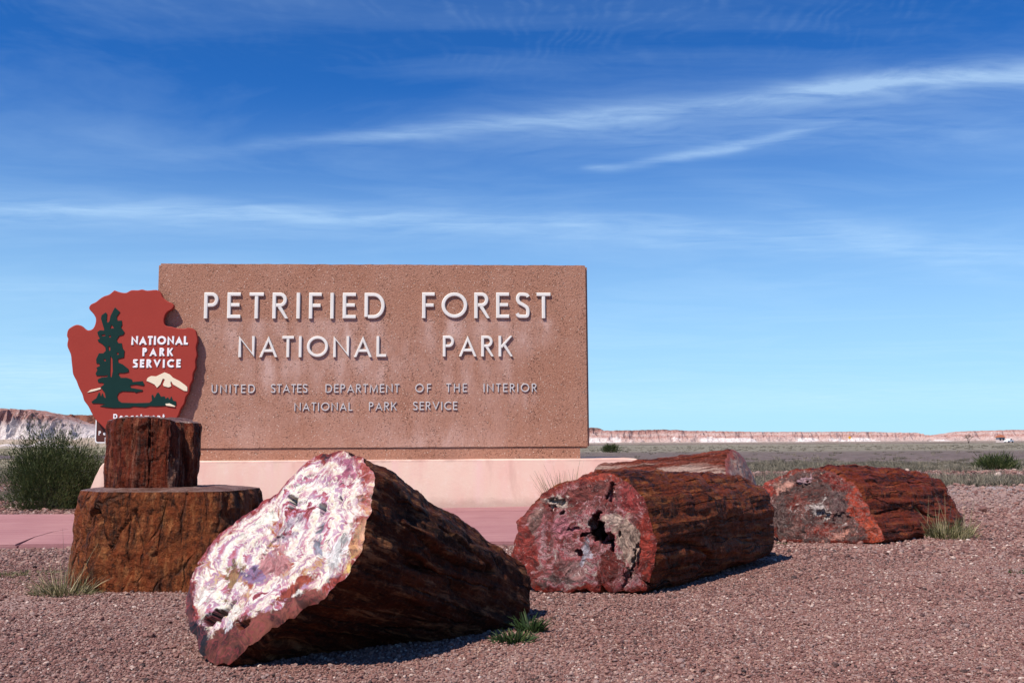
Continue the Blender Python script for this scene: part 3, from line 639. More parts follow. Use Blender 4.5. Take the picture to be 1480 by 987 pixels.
AH = [(350, 80), (385, 92), (420, 95), (450, 80), (490, 80), (515, 75), (545, 82), (600, 78), (625, 95), (640, 125), (665, 145), (690, 155), (705, 175), (690, 195), (665, 210), (650, 235), (645, 265), (655, 290), (690, 297), (720, 305), (760, 308), (800, 303), (830, 318), (840, 345),
      (845, 380), (836, 420), (842, 465), (832, 500), (834, 540), (818, 575), (816, 612), (800, 645), (794, 685), (775, 715), (766, 752), (745, 785), (730, 825), (700, 870), (680, 910), (640, 960), (600, 1010), (560, 1050), (520, 1084), (480, 1060), (440, 1020), (400, 985), (350, 945), (318, 925), (295, 905), (270, 880), (240, 850), (215, 810), (195, 770), (170, 735),
      (160, 700), (140, 660), (125, 620), (105, 580), (100, 545), (95, 500), (90, 460), (70, 410), (75, 370), (68, 350), (75, 315), (100, 295), (125, 285), (150, 290), (175, 310), (195, 318), (220, 310), (235, 285), (240, 250), (225, 220), (200, 190), (210, 165), (240, 150), (265, 130), (290, 115), (320, 105)]
AH = [tuple(p) for p in crom(AH + [AH[0]], 3)[:-1]]
tip = on_sign(*zc(520, 1084), AOFF)
ar = empty('arrowhead_sign', (SG0 + ex * tip[0] + en * .05) * np.array([1, 1, 0]) + np.array([0, 0, PTOP]), 'red arrowhead shaped park emblem sign with dark green tree and white lettering', 'sign')
board = curve_mesh('board', [zl(AH, AOFF)], 0.028, AOFF - 0.028, 0.008, M_red, ar)
TREE = [(355, 182), (385, 210), (365, 240), (370, 262), (395, 260), (398, 285), (390, 300), (412, 330), (405, 345), (380, 352), (365, 375), (375, 395), (395, 395), (400, 425), (412, 440), (408, 480), (385, 485), (372, 490), (375, 510), (400, 520), (435, 548), (438, 565), (410, 572), (380, 572), (375, 580), (390, 600), (425, 600), (455, 610), (460, 625), (520, 620), (530, 640), (525, 648), (480, 640), (445, 645), (450, 660), (520, 672), (518, 680), (490, 685), (480, 690), (470, 683), (450, 682), (400, 680), (378, 690), (368, 710), (375, 735), (395, 748), (480, 750), (560, 748), (575, 735), (572, 705), (580, 700), (590, 720), (605, 690), (615, 688), (628, 712), (650, 710), (655, 725), (670, 715), (680, 730), (690, 710), (700, 735), (718, 740), (720, 765), (690, 765), (600, 770), (560, 768), (535, 775), (465, 770), (440, 778), (350, 780), (300, 775), (265, 768), (300, 758), (260, 752), (220, 752), (215, 742), (245, 720), (258, 690), (265, 688), (270, 715), (280, 690), (290, 715), (300, 720), (295, 690), (275, 665), (270, 655), (290, 640), (285, 630), (255, 628), (252, 610), (275, 598), (310, 595), (312, 585), (290, 588), (245, 588), (240, 575), (250, 555), (245, 540), (265, 530), (262, 515), (245, 515), (243, 490), (260, 455), (285, 455), (300, 440), (298, 420), (280, 400), (255, 385), (252, 375), (265, 368), (255, 350), (250, 330), (265, 318), (290, 320), (290, 310), (272, 250), (275, 230), (300, 212), (308, 222), (305, 260), (312, 275), (322, 265), (328, 235), (345, 200)]
HOLES = [[(328, 470), (340, 490), (342, 560), (335, 598), (326, 590)], [(335, 285), (350, 306), (324, 308)], [(316, 415), (326, 412), (328, 438), (318, 442)], [(288, 488), (302, 490), (300, 502), (289, 500)], [(275, 345), (296, 342), (298, 352), (278, 354)], [(364, 452), (378, 450), (378, 462), (368, 464)], [(318, 350), (332, 348), (330, 360), (320, 362)]]
curve_mesh('tree_emblem', [zl(l, AOFF) for l in [TREE] + HOLES], AOFF + .0005, 0.006, 0.0015, M_green, ar)
MOUNT = [(542, 618), (550, 600), (570, 590), (600, 592), (625, 580), (650, 568), (680, 580), (700, 600), (740, 620), (770, 642), (785, 655), (785, 680), (765, 678), (735, 660), (700, 640), (688, 620), (685, 630), (690, 650), (675, 658), (645, 650), (640, 640), (652, 610), (640, 605), (625, 640), (605, 660), (590, 640), (565, 628)]
curve_mesh('mountain_emblem', [zl(MOUNT, AOFF)], AOFF + .0005, 0.006, 0.0015, M_cream, ar)
curve_mesh('snow_emblem', [zl([(190, 688), (210, 672), (240, 665), (270, 658), (270, 668), (230, 680)], AOFF)], AOFF + .0005, 0.005, 0.001, M_cream, ar)
curve_mesh('water_emblem', [zl([(655, 755), (680, 752), (715, 768), (710, 773), (660, 765)], AOFF)], AOFF + .007, 0.004, 0.001, M_cream, ar)
for txt, xa, xb, yb, hp, t in (('NATIONAL', 452, 788, 405, 52, .245), ('PARK', 518, 697, 472, 49, .245), ('SERVICE', 462, 745, 541, 50, .245), ('Department', 345, 650, 846, 31, .24)):
    A = on_sign(*zc(xa, yb), AOFF); B = on_sign(*zc(xb, yb), AOFF); size = on_sign(*zc(xa, yb - hp), AOFF)[1] - A[1]
    word(txt, A[0], B[0], A[1], size, t, AOFF + .0005, 0.007, SGF, M_white, ar)
bm = bmesh.new()
for dxp in (-.16, .16):
    box_bm(bm, (tip[0] + dxp, PTOP + .45, 0.012), (.05, .9, .024), SGF)
    bpost = bm_obj('post', bm, M_steel); under(ar, bpost); bm = bmesh.new()
bm.free()

# small brown sign behind
br0 = on_sign(138, 612, 0.0); br1 = on_sign(222, 640, 0.0)
bs = empty('brown_sign', (SG0 + ex * (br0[0] + br1[0]) / 2) * np.array([1, 1, 0]) + np.array([0, 0, PTOP]), 'small brown metal sign with white border peeking out below the red arrowhead', 'sign')
def rrect(x0, y0, x1, y1, r, n=5):
    o = []
    for cx, cy, a in ((x1 - r, y1 - r, 0), (x0 + r, y1 - r, 90), (x0 + r, y0 + r, 180), (x1 - r, y0 + r, 270)):
        o += [(cx + r * math.cos(math.radians(a + t)), cy + r * math.sin(math.radians(a + t))) for t in np.linspace(0, 90, n)]
    return o
bx0, by0, bx1, by1 = br0[0], br1[1], br1[0], br0[1] + .1
pnl = prism_local('panel', rrect(bx0, by0, bx1, by1, .03), -0.012, 0.0, SGF, M_brownsign); under(bs, pnl)
brd = curve_mesh('border', [rrect(bx0 + .002, by0 + .002, bx1 - .002, by1 - .002, .03), rrect(bx0 + .014, by0 + .014, bx1 - .014, by1 - .014, .024)], 0.001, 0.003, 0.0, M_white, bs)
for txt, xa, xb, yb, hp in (('Pet', 142.5, 159, 629, 6.2), ('I', 151.5, 153, 638, 6.0)):
    A = on_sign(xa, yb); B = on_sign(xb, yb); size = on_sign(xa, yb - hp)[1] - A[1]
    word(txt, A[0], B[0], A[1], size, .2, .001, .003, SGF, M_white, bs)
bm = bmesh.new(); box_bm(bm, ((bx0 + bx1) / 2, (PTOP + by1) / 2 - .02, -.035), (.05, by1 - PTOP - .02, .04), SGF); o = bm_obj('post', bm, M_steel); under(bs, o)

# ------------------------------------------------------------------ petrified logs
def outline3(px, p0, n, NA):
    n = np.array(n, float); n /= np.linalg.norm(n)
    Q = np.array([pp(x, y, p0, n) for x, y in px]); Q = np.array(crom(np.vstack([Q, Q[:1]]).tolist(), 8))
    seg = np.concatenate([[0], np.cumsum(np.linalg.norm(np.diff(Q, axis=0), axis=1))])
    s = np.linspace(0, seg[-1], NA, endpoint=False)
    return np.stack([np.interp(s, seg, Q[:, i]) for i in range(3)], -1), n
def loft_log(name, front, back, nfront, mbark, mface, label, cat='petrified log', NS=150, amp=0.02, seed=1, holes=(), zones=(), bulge=0.0, facebump=0.014, backend=True, kth=5.0, kv=0.10, sag=None, group=None, topface=False, chips=0.02, K=70, tsq=None, rough3=.55):
    NA = len(front); c0, c1 = front.mean(0), back.mean(0); L = np.linalg.norm(c1 - c0); ax = (c1 - c0) / L
    t = np.linspace(0, 1, NS); tt = t if tsq is None else tsq(t)
    R0 = np.linalg.norm(front - c0, axis=1).mean()
    rad0 = front - c0; rad1 = back - c1
    G = np.zeros((NS, NA, 3)); GC = np.zeros((NS, NA, 3))
    e1 = np.cross(ax, [0.3, 0.1, 1.0]); e1 /= np.linalg.norm(e1); e2 = np.cross(ax, e1)
    cen = c0 + (c1 - c0) * tt[:, None]; rad = rad0 * (1 - tt[:, None, None]) + rad1 * tt[:, None, None]
    rad = rad * (1 + bulge * np.sin(np.pi * t))[:, None, None]
    base = cen[:, None] + rad
    GC[..., 0] = rad @ e1; GC[..., 1] = rad @ e2; GC[..., 2] = (base - c0) @ ax
    gcs = GC * np.array([1, 1, kv])
    dd = amp * (1.0 * (ridged(gcs * kth, 4, seed) - .62) + .9 * fbm(gcs * kth * 2.7, 4, seed + 4) + .8 * fbm(GC * 4.0, 4, seed + 8) + rough3 * fbm(GC * 14, 4, seed + 12))
    # deep splits along the grain
    dd = dd - amp * 1.3 * sm(np.abs(pn(gcs * kth * 1.3, seed + 30)), .06, 0.0) * sm(fbm(GC * 2.2, 2, seed + 31), 0.0, .25)
    rn = rad / np.maximum(np.linalg.norm(rad, axis=2)[..., None], 1e-6)
    G = base + rn * dd[..., None]
    # chipped arris
    edge = np.exp(-((base - (c0 + rad0)[None]) @ ax / .02) ** 2) if False else np.exp(-(tt * L / .018) ** 2)[:, None]
    G = G - rn * (edge * (0.008 + chips * np.clip(fbm(GC * 11, 3, seed + 21), 0, 1)))[..., None]
    root = empty(name, (float(c0[0] + c1[0]) / 2, float(c0[1] + c1[1]) / 2, float(min(0.0, 0)) if name != 'petrified_post' else float(G[..., 2].min())), label, cat, group)
    # body
    V = G.reshape(-1, 3); ii, jj = np.meshgrid(np.arange(NS - 1), np.arange(NA), indexing='ij'); j2 = (jj + 1) % NA
    fc = np.stack([ii * NA + jj, ii * NA + j2, (ii + 1) * NA + j2, (ii + 1) * NA + jj], -1).reshape(-1, 4).tolist()
    gcv = GC.reshape(-1, 3) * np.array([1, 1, kv])
    # rear end: rings closing to the centre
    KB = 24; last = G[-1]; lc = last.mean(0); VB = []; GB = []
    for r in range(1, KB + 1):
        f = 1 - r / KB; Pp = lc + (last - lc) * f
        Pp = Pp + ax * (0.03 * fbm(Pp * 7, 4, seed + 50) * sm(1 - f, 0, .15))[:, None] + ax * (1 - f ** 6) * .01
        VB.append(Pp); GB.append(gcv.reshape(NS, NA, 3)[-1] * f)
    V = np.vstack([V] + VB); gcv = np.vstack([gcv] + GB)
    for r in range(KB):
        b0, b1 = (NS - 1 + r) * NA, (NS + r) * NA
        fc += [[b0 + j, b0 + (j + 1) % NA, b1 + (j + 1) % NA, b1 + j] for j in range(NA)]
    body = mesh_obj('bark_side', V, fc, mbark, smooth=True); setattr_vec(body.data, 'gc', gcv)
    # cut face
    out = G[0]; oc = out.mean(0); nf = nfront; u1 = np.cross(nf, [0, 0, 1.0]); u1 = u1 / np.linalg.norm(u1) if np.linalg.norm(u1) > .1 else np.array([1.0, 0, 0]); u2 = np.cross(u1, nf); 
    rr = np.linspace(1, 0, K + 1); CV, rim = [], []
    for r in rr: CV.append(oc + (out - oc) * r); rim.append(np.full(NA, r))
    CV = np.array(CV).reshape(-1, 3); rim = np.array(rim).ravel()
    fl = np.stack([(CV - oc) @ u1, (CV - oc) @ u2, 0 * rim], -1)
    taper = 1 - rim ** 10
    d = facebump * (fbm(fl * 7, 5, seed + 60) + .6 * (ridged(fl * 12, 3, seed + 64) - .6)) * taper + 0.012 * taper
    px = pj(CV); pw = np.stack([fbm(fl * 9, 4, seed + 80), fbm(fl * 9, 4, seed + 84)], -1) * 13 + np.stack([fbm(fl * 30, 3, seed + 88), fbm(fl * 30, 3, seed + 90)], -1) * 8; px = px + pw; zcol = np.zeros((len(CV), 4))
    for (hx, hy, sx, sy, rot, dep) in holes:
        ca, sa = math.cos(math.radians(rot)), math.sin(math.radians(rot)); ax_, ay_ = px[:, 0] - hx, px[:, 1] - hy
        w = ((ax_ * ca + ay_ * sa) / sx) ** 2 + ((-ax_ * sa + ay_ * ca) / sy) ** 2
        d = d - dep * sm(w, 1.25, .7)
    for (hx, hy, sx, sy, rot, colr, al) in zones:
        ca, sa = math.cos(math.radians(rot)), math.sin(math.radians(rot)); ax_, ay_ = px[:, 0] - hx, px[:, 1] - hy
        w = ((ax_ * ca + ay_ * sa) / sx) ** 2 + ((-ax_ * sa + ay_ * ca) / sy) ** 2
        aw = al * np.exp(-w * .9); better = aw > zcol[:, 3]
        zcol[better, :3] = colr; zcol[better, 3] = aw[better]
    CV = CV + nf * d[:, None]
    f2 = []
    for r in range(K):
        b0, b1 = r * NA, (r + 1) * NA
        f2 += [[b0 + j, b1 + j, b1 + (j + 1) % NA, b0 + (j + 1) % NA] for j in range(NA)]
    face = mesh_obj('cut_face', CV, f2, mface, smooth=True)
    setattr_vec(face.data, 'fc', fl + seed * 1.7); setattr_f(face.data, 'rim', rim); setattr_col(face.data, 'zone', zcol)
    for o in (body, face):
        bm = bmesh.new(); bm.from_mesh(o.data); bmesh.ops.remove_doubles(bm, verts=bm.verts, dist=1e-5); bmesh.ops.recalc_face_normals(bm, faces=bm.faces); bm.to_mesh(o.data); bm.free()
    # outward orientation
    o = face; nrm = np.zeros(len(o.data.polygons) * 3); o.data.polygons.foreach_get('normal', nrm)
    if (nrm.reshape(-1, 3).mean(0) @ nf) < 0: o.data.flip_normals()
    under(root, body, face); return root

DK = (0.018, 0.009, 0.007)
# --- log in front: white agate face, dark bark
MB1 = mat_bark('bark_dark_brown', DK, (0.070, 0.015, 0.006), (0.34, 0.15, 0.07), (0.17, 0.034, 0.010), 7, .5)
MF1 = mat_face('agate_white', [(0, (0.12, 0.02, 0.02)), (.09, (0.26, 0.05, 0.06)), (.17, (0.36, 0.14, 0.18)), (.24, (0.30, 0.19, 0.28)), (.31, (0.44, 0.30, 0.32)), (.38, (0.55, 0.50, 0.46)), (.48, (0.58, 0.56, 0.51)), (.56, (0.55, 0.49, 0.35)), (.63, (0.52, 0.42, 0.40)), (.70, (0.36, 0.16, 0.21)), (.78, (0.25, 0.17, 0.26)), (.88, (0.44, 0.31, 0.17)), (1, (0.24, 0.05, 0.03))],
               (0.24, 0.04, 0.045), [(0, (0.018, 0.008, 0.007)), (.22, (0.10, 0.014, 0.009)), (.42, (0.23, 0.034, 0.022)), (.55, (0.26, 0.09, 0.11)), (.68, (0.48, 0.38, 0.33)), (.82, (0.40, 0.23, 0.06)), (1, (0.15, 0.022, 0.014))], .86, 4.0, .75, .34, pits=.22, bump=.10, specks=(0.24, 0.06, 0.06), speck_amt=.4, freq=30.0, fine=(0.40, 0.16), bandw=0.20)
o1 = [(484, 648), (510, 650), (530, 662), (542, 690), (535, 750), (512, 820), (472, 862), (430, 888), (375, 922), (325, 962), (290, 940), (268, 900), (270, 850), (300, 790), (350, 745), (400, 708), (430, 676), (456, 655)]
f1, n1 = outline3(o1, gp(325, 965), (-.5, -.74, .45), 300)
c = f1.mean(0); b1 = c + (f1 - c) * 0.70 + np.array([0.665, 0.82, -0.40])
loft_log('petrified_log', f1, b1, n1, MB1, MF1, 'large tilted petrified log in front with a white and pink crystal face', seed=1, amp=.030, NS=240, K=130, facebump=.009, chips=.012,
         holes=[(429, 725, 7, 8, 0, .12), (466, 739, 5, 9, 20, .11), (494, 724, 2.5, 3, 0, .04), (316, 892, 18, 6, -25, .06), (335, 880, 12, 4, -20, .05), (356, 905, 10, 4, -30, .03), (400, 790, 30, 4, -40, .008), (440, 700, 20, 4, -30, .008)],
         zones=[(325, 940, 46, 24, -45, (0.075, 0.022, 0.013), 1.2), (375, 908, 44, 19, -30, (0.10, 0.030, 0.019), 1.2), (432, 882, 46, 17, -30, (0.12, 0.036, 0.025), 1.2), (284, 922, 32, 20, 50, (0.015, 0.008, 0.008), 1.2), (276, 880, 9, 34, 0, (0.068, 0.020, 0.017), .8), (425, 855, 44, 9, -38, (0.177, 0.034, 0.017), .8), (340, 838, 9, 34, 20, (0.163, 0.095, 0.041), .75), (372, 832, 28, 16, -10, (0.136, 0.088, 0.150), .7), (400, 815, 32, 24, -30, (0.258, 0.116, 0.116), .66), (312, 888, 20, 10, -20, (0.034, 0.020, 0.020), .75),
                (420, 760, 40, 22, -35, (0.258, 0.204, 0.238), .55), (464, 785, 7, 34, 8, (0.177, 0.177, 0.211), .62), (502, 680, 26, 36, -20, (0.218, 0.068, 0.109), .62), (524, 770, 12, 55, 10, (0.313, 0.150, 0.068), .62), (505, 815, 9, 40, 28, (0.374, 0.258, 0.068), .55), (330, 918, 22, 9, -70, (0.422, 0.422, 0.435), .8), (490, 800, 18, 40, 25, (0.517, 0.496, 0.490), .66), (300, 860, 20, 20, 0, (0.490, 0.449, 0.408), .6), (380, 760, 50, 14, -40, (0.517, 0.490, 0.422), .6)])
# --- middle log: red rim, hollow heart
MB3 = mat_bark('bark_orange_brown', (0.018, 0.007, 0.005), (0.165, 0.035, 0.011), (0.35, 0.12, 0.038), (0.21, 0.034, 0.011), 8, .5, rough=.42)
MF3 = mat_face('agate_red_grey', [(0, (0.02, 0.008, 0.007)), (.14, (0.10, 0.014, 0.012)), (.26, (0.17, 0.025, 0.02)), (.36, (0.08, 0.03, 0.027)), (.46, (0.20, 0.075, 0.07)), (.55, (0.28, 0.045, 0.052)), (.64, (0.38, 0.22, 0.22)), (.74, (0.12, 0.03, 0.027)), (.86, (0.42, 0.33, 0.29)), (1, (0.20, 0.03, 0.02))],
               (0.11, 0.012, 0.009), [(0, (0.03, 0.006, 0.005)), (.3, (0.12, 0.012, 0.007)), (.6, (0.20, 0.020, 0.010)), (.85, (0.26, 0.034, 0.016)), (1, (0.15, 0.05, 0.05))], .90, 7.0, .6, .36, pits=.8, bump=.6, specks=(0.55, 0.46, 0.42), speck_amt=.75)
o3 = [(742, 806), (740, 782), (747, 757), (760, 735), (776, 715), (800, 700), (830, 689), (860, 683), (886, 687), (910, 698), (930, 713), (943, 735), (948, 762), (945, 790), (946, 815), (942, 838), (934, 852), (900, 858), (860, 860), (820, 857), (782, 855), (756, 838)]
f3, n3 = outline3(o3, gp(835, 858), (-.16, -.97, .12), 280)
c = f3.mean(0); b3 = c + (f3 - c) * np.array([.86, .86, .86]) + np.array([0.98, 1.28, -0.015])
loft_log('petrified_log', f3, b3, n3, MB3, MF3, 'thick petrified log with red rimmed grey face and black hollow heart', seed=2, amp=.030, NS=200, K=130, bulge=.05,
         holes=[(862, 752, 7, 12, 20, .13), (868, 766, 9, 16, 15, .14), (878, 778, 8, 12, -30, .13), (884, 788, 4, 8, -20, .10), (848, 772, 9, 4, -35, .06), (813, 745, 5, 4, 0, .05), (801, 722, 9, 4, 10, .035), (812, 728, 8, 3, -10, .03), (797, 733, 6, 3, 0, .03), (829, 768, 8, 4, 0, .02), (884, 712, 4, 11, 20, .03), (833, 797, 7, 4, 0, .03), (915, 815, 3, 22, 12, .04), (925, 803, 3, 15, 5, .03), (905, 835, 3, 14, 10, .03), (898, 772, 4, 6, 0, .03)],
         zones=[(866, 766, 10, 20, 18, (0.012, 0.006, 0.005), 1.0), (880, 822, 17, 26, 0, (0.085, 0.012, 0.008), 1.1), (910, 785, 24, 42, -10, (0.28, 0.19, 0.145), .85), (887, 752, 18, 12, 20, (0.36, 0.25, 0.20), .8), (806, 728, 26, 14, 10, (0.42, 0.33, 0.27), .75), (815, 768, 26, 20, 20, (0.36, 0.12, 0.14), .8), (775, 745, 12, 34, 28, (0.17, 0.085, 0.07), .75), (860, 708, 46, 14, -5, (0.15, 0.035, 0.028), .9), (828, 825, 36, 22, 0, (0.22, 0.11, 0.10), .55), (845, 797, 9, 22, 10, (0.30, 0.27, 0.30), .75), (760, 795, 14, 34, -8, (0.17, 0.02, 0.014), 1.0), (936, 785, 11, 60, 0, (0.22, 0.025, 0.014), 1.0), (915, 720, 24, 18, 40, (0.20, 0.025, 0.022), .9), (800, 838, 44, 12, 0, (0.08, 0.045, 0.04), .65), (870, 690, 40, 9, 5, (0.24, 0.03, 0.015), .9)])
# --- right log
MB4 = mat_bark('bark_red_brown', (0.022, 0.008, 0.006), (0.17, 0.027, 0.011), (0.31, 0.085, 0.03), (0.20, 0.030, 0.010), 7, .5, rough=.42)
MF4 = mat_face('agate_dark_red', [(0, (0.012, 0.006, 0.006)), (.18, (0.035, 0.015, 0.012)), (.32, (0.07, 0.035, 0.03)), (.44, (0.10, 0.016, 0.009)), (.55, (0.055, 0.032, 0.028)), (.68, (0.10, 0.06, 0.052)), (.78, (0.16, 0.022, 0.011)), (.9, (0.26, 0.19, 0.17)), (1, (0.42, 0.35, 0.32))],
               (0.26, 0.19, 0.165), [(0, (0.06, 0.007, 0.004)), (.4, (0.16, 0.016, 0.006)), (.75, (0.24, 0.032, 0.010)), (1, (0.26, 0.10, 0.055))], .93, 7.5, .5, .33, pits=.8, bump=.6, specks=(0.46, 0.40, 0.37), speck_amt=.6)
o4 = [(1092, 710), (1112, 693), (1140, 682), (1168, 676), (1198, 679), (1228, 693), (1248, 715), (1262, 743), (1275, 766), (1279, 782), (1240, 786), (1180, 787), (1130, 784), (1108, 765), (1094, 737)]
f4, n4 = outline3(o4, gp(1190, 785), (-.30, -.94, .14), 260)
c = f4.mean(0); b4 = c + (f4 - c) * np.array([.78, .78, .86]) + np.array([1.16, 1.02, 0.0]); b4[:, 2] -= .02
loft_log('petrified_log', f4, b4, n4, MB4, MF4, 'petrified log at right with orange red rim and dark mottled face, grass at its end', seed=5, amp=.034, NS=180, K=110, bulge=.06,
         holes=[(1188, 742, 8, 8, 0, .03), (1160, 700, 6, 4, 0, .02), (1215, 750, 14, 10, 0, .015)],
         zones=[(1132, 702, 22, 8, -20, (0.34, 0.16, 0.12), .7), (1165, 693, 18, 7, 0, (0.34, 0.20, 0.22), .7), (1190, 685, 6, 5, 0, (0.46, 0.36, 0.22), .6), (1210, 700, 30, 12, 30, (0.13, 0.010, 0.005), 1.0), (1240, 735, 14, 40, -25, (0.24, 0.026, 0.009), 1.0), (1262, 768, 14, 22, -20, (0.28, 0.038, 0.012), 1.0), (1185, 738, 20, 18, 10, (0.36, 0.30, 0.27), .6), (1212, 730, 14, 22, 0, (0.07, 0.03, 0.028), .85), (1130, 745, 22, 34, 0, (0.06, 0.028, 0.024), .7), (1150, 725, 24, 16, 10, (0.12, 0.016, 0.009), .6), (1190, 765, 40, 10, 0, (0.15, 0.02, 0.011), .6), (1215, 772, 34, 7, -10, (0.34, 0.14, 0.10), .6), (1145, 765, 20, 14, 0, (0.12, 0.05, 0.04), .55), (1110, 705, 14, 10, 0, (0.20, 0.022, 0.012), .9)])
# --- pale log behind
MB2 = mat_bark('bark_pale_streaked', (0.06, 0.018, 0.013), (0.30, 0.13, 0.10), (0.46, 0.30, 0.24), (0.24, 0.05, 0.035), 8, .35, white=(0.50, 0.34, 0.28), wamt=.7, top=(.53, (0.075, 0.015, 0.009), (0.24, 0.042, 0.02)))
MF2 = mat_face('agate_pale', [(0, (0.12, 0.03, 0.02)), (.4, (0.30, 0.14, 0.10)), (.7, (0.40, 0.27, 0.21)), (1, (0.2, 0.05, 0.035))], (0.3, 0.08, 0.06), [(0, (0.2, 0.04, 0.03)), (1, (0.35, 0.1, 0.06))], .85, 6, .4)
NA2 = 220; th = np.linspace(0, 2 * np.pi, NA2, endpoint=False)
pr = pp(1078, 690, (0, 7.6, 0), np.array([0, 1.0, 0])); pl_ = pp(850, 690, (0, 8.3, 0), np.array([0, 1.0, 0]))
axd = np.array([pl_[0] - pr[0], pl_[1] - pr[1], 0]); axd /= np.linalg.norm(axd); sidev = np.array([-axd[1], axd[0], 0])
ztopR = pp(1046, 646, (0, 7.7, 0), np.array([0, 1.0, 0]))[2]; ztopL = pp(870, 670, (0, 8.3, 0), np.array([0, 1.0, 0]))[2]
def ring2(cx, cy, ztop, rz, ry, lean): 
    w = 1 + .10 * np.cos(2 * th + .7) + .06 * np.cos(3 * th)
    return np.stack([cx + 0 * th, cy + 0 * th, 0 * th], -1) + np.outer(np.cos(th) * w * ry, sidev) + np.outer(np.sin(th) * w, [0, 0, rz]) + np.array([0, 0, ztop - rz * 1.02]) - np.outer(np.sin(th) * lean, axd) * -1
f2 = ring2(pr[0], pr[1], ztopR, .36, .34, .14); b2 = ring2(pl_[0] + .12, pl_[1], ztopL, .27, .24, .04)
loft_log('petrified_log', f2, b2, -axd, MB2, MF2, 'pale streaked petrified log lying behind the hollow log', seed=8, amp=.024, NS=170, K=50)

# --- stump and upright post
MBs = mat_bark('bark_golden_brown', (0.026, 0.010, 0.006), (0.20, 0.050, 0.015), (0.38, 0.140, 0.050), (0.22, 0.040, 0.011), 6, .55, darkamt=.75, spec=.15)
MBp = mat_bark('bark_deep_red', (0.020, 0.008, 0.007), (0.14, 0.022, 0.010), (0.30, 0.105, 0.055), (0.19, 0.034, 0.011), 7, .5, rough=.36, white=(0.38, 0.19, 0.13), wamt=.14, spec=.12)
MFs = mat_face('stone_top', [(0, (0.04, 0.016, 0.012)), (.4, (0.12, 0.055, 0.04)), (.7, (0.18, 0.11, 0.095)), (1, (0.24, 0.16, 0.15))], (0.06, 0.018, 0.012), [(0, (0.08, 0.03, 0.018)), (1, (0.2, 0.13, 0.11))], .85, 6, .4)
def poly_ring(pts, z, NA=280):
    pa = np.array(pts); Q = np.concatenate([np.linspace(pa[i], pa[(i + 1) % len(pa)], 12, endpoint=False) for i in range(len(pa))])
    for _ in range(3): Q = .25 * np.roll(Q, 1, 0) + .5 * Q + .25 * np.roll(Q, -1, 0)
    Q = np.vstack([Q, Q[:1]]); seg = np.concatenate([[0], np.cumsum(np.linalg.norm(np.diff(Q, axis=0), axis=1))])
    s = np.linspace(0, seg[-1], NA, endpoint=False); return np.stack([np.interp(s, seg, Q[:, 0]), np.interp(s, seg, Q[:, 1]), np.full(NA, 0.0)], -1) + np.array([0, 0, z])
ST = gp(240, 856)                         # front foot of the stump
ztop = pp(240, 711, ST + np.array([0, .05, 0]), np.array([0, 1.0, 0]))[2]
def bx_(px, dep): return (px - 740) / F * dep * 1.0
yb = ST[1]
foot = [(bx_(110, yb + .16), yb + .16), (bx_(138, yb + .04), yb + .04), (bx_(200, yb), yb), (bx_(262, yb - .02), yb - .02), (bx_(328, yb + .0), yb), (bx_(356, yb + .18), yb + .18), (bx_(387, yb + .45), yb + .45), (bx_(340, yb + .75), yb + .75), (bx_(230, yb + .85), yb + .85), (bx_(140, yb + .62), yb + .62), (bx_(110, yb + .38), yb + .38)]
topq = [(bx_(121, yb + .22), yb + .22), (bx_(145, yb + .10), yb + .10), (bx_(200, yb + .05), yb + .05), (bx_(262, yb + .03), yb + .03), (bx_(326, yb + .05), yb + .05), (bx_(352, yb + .22), yb + .22), (bx_(383, yb + .46), yb + .46), (bx_(345, yb + .72), yb + .72), (bx_(240, yb + .80), yb + .80), (bx_(150, yb + .62), yb + .62), (bx_(122, yb + .40), yb + .40)]
fs = poly_ring(topq, ztop); bs_ = poly_ring(foot, -0.03)
loft_log('petrified_stump', fs, bs_, np.array([0, 0, 1.0]), MBs, MFs, 'broad golden brown petrified stump standing under the upright stone post', 'petrified stump', seed=11, amp=.026, NS=150, K=50, kth=5.0, kv=.30, facebump=.006, chips=.012, rough3=.85)
ypo = yb + .27; zb = ztop - .012
ptz = pp(225, 603, np.array([0, ypo + .02, 0]), np.array([0, 1.0, 0]))[2]
def pq(px, d): return (bx_(px, ypo + d), ypo + d)
pbot = [pq(157, .10), pq(170, .02), pq(200, -.02), pq(222, .015), pq(246, -.01), pq(262, .04), pq(268, .10), pq(279, .11), pq(291, .20), pq(285, .36), pq(250, .43), pq(200, .42), pq(165, .32), pq(156, .2)]
ptop_ = [pq(156, .10), pq(172, .03), pq(200, -.01), pq(222, .02), pq(246, 0), pq(262, .05), pq(269, .11), pq(281, .11), pq(294, .20), pq(287, .36), pq(250, .43), pq(200, .42), pq(165, .32), pq(155, .2)]
ft_, fb_ = poly_ring(ptop_, ptz), poly_ring(pbot, zb)
cx_ = ft_[:, 0].mean(); ft_[:, 2] += -.028 * sm(np.abs(ft_[:, 0] - cx_ + .01), .09, .25) + .012 * fbm(ft_ * 9, 3, 5)
loft_log('petrified_post', ft_, fb_, np.array([0, 0, 1.0]), MBp, MFs, 'upright dark red petrified log piece standing on the stump before the arrowhead', 'petrified log', seed=14, amp=.024, NS=140, K=50, kth=7.0, kv=.12, facebump=.012, chips=.014)

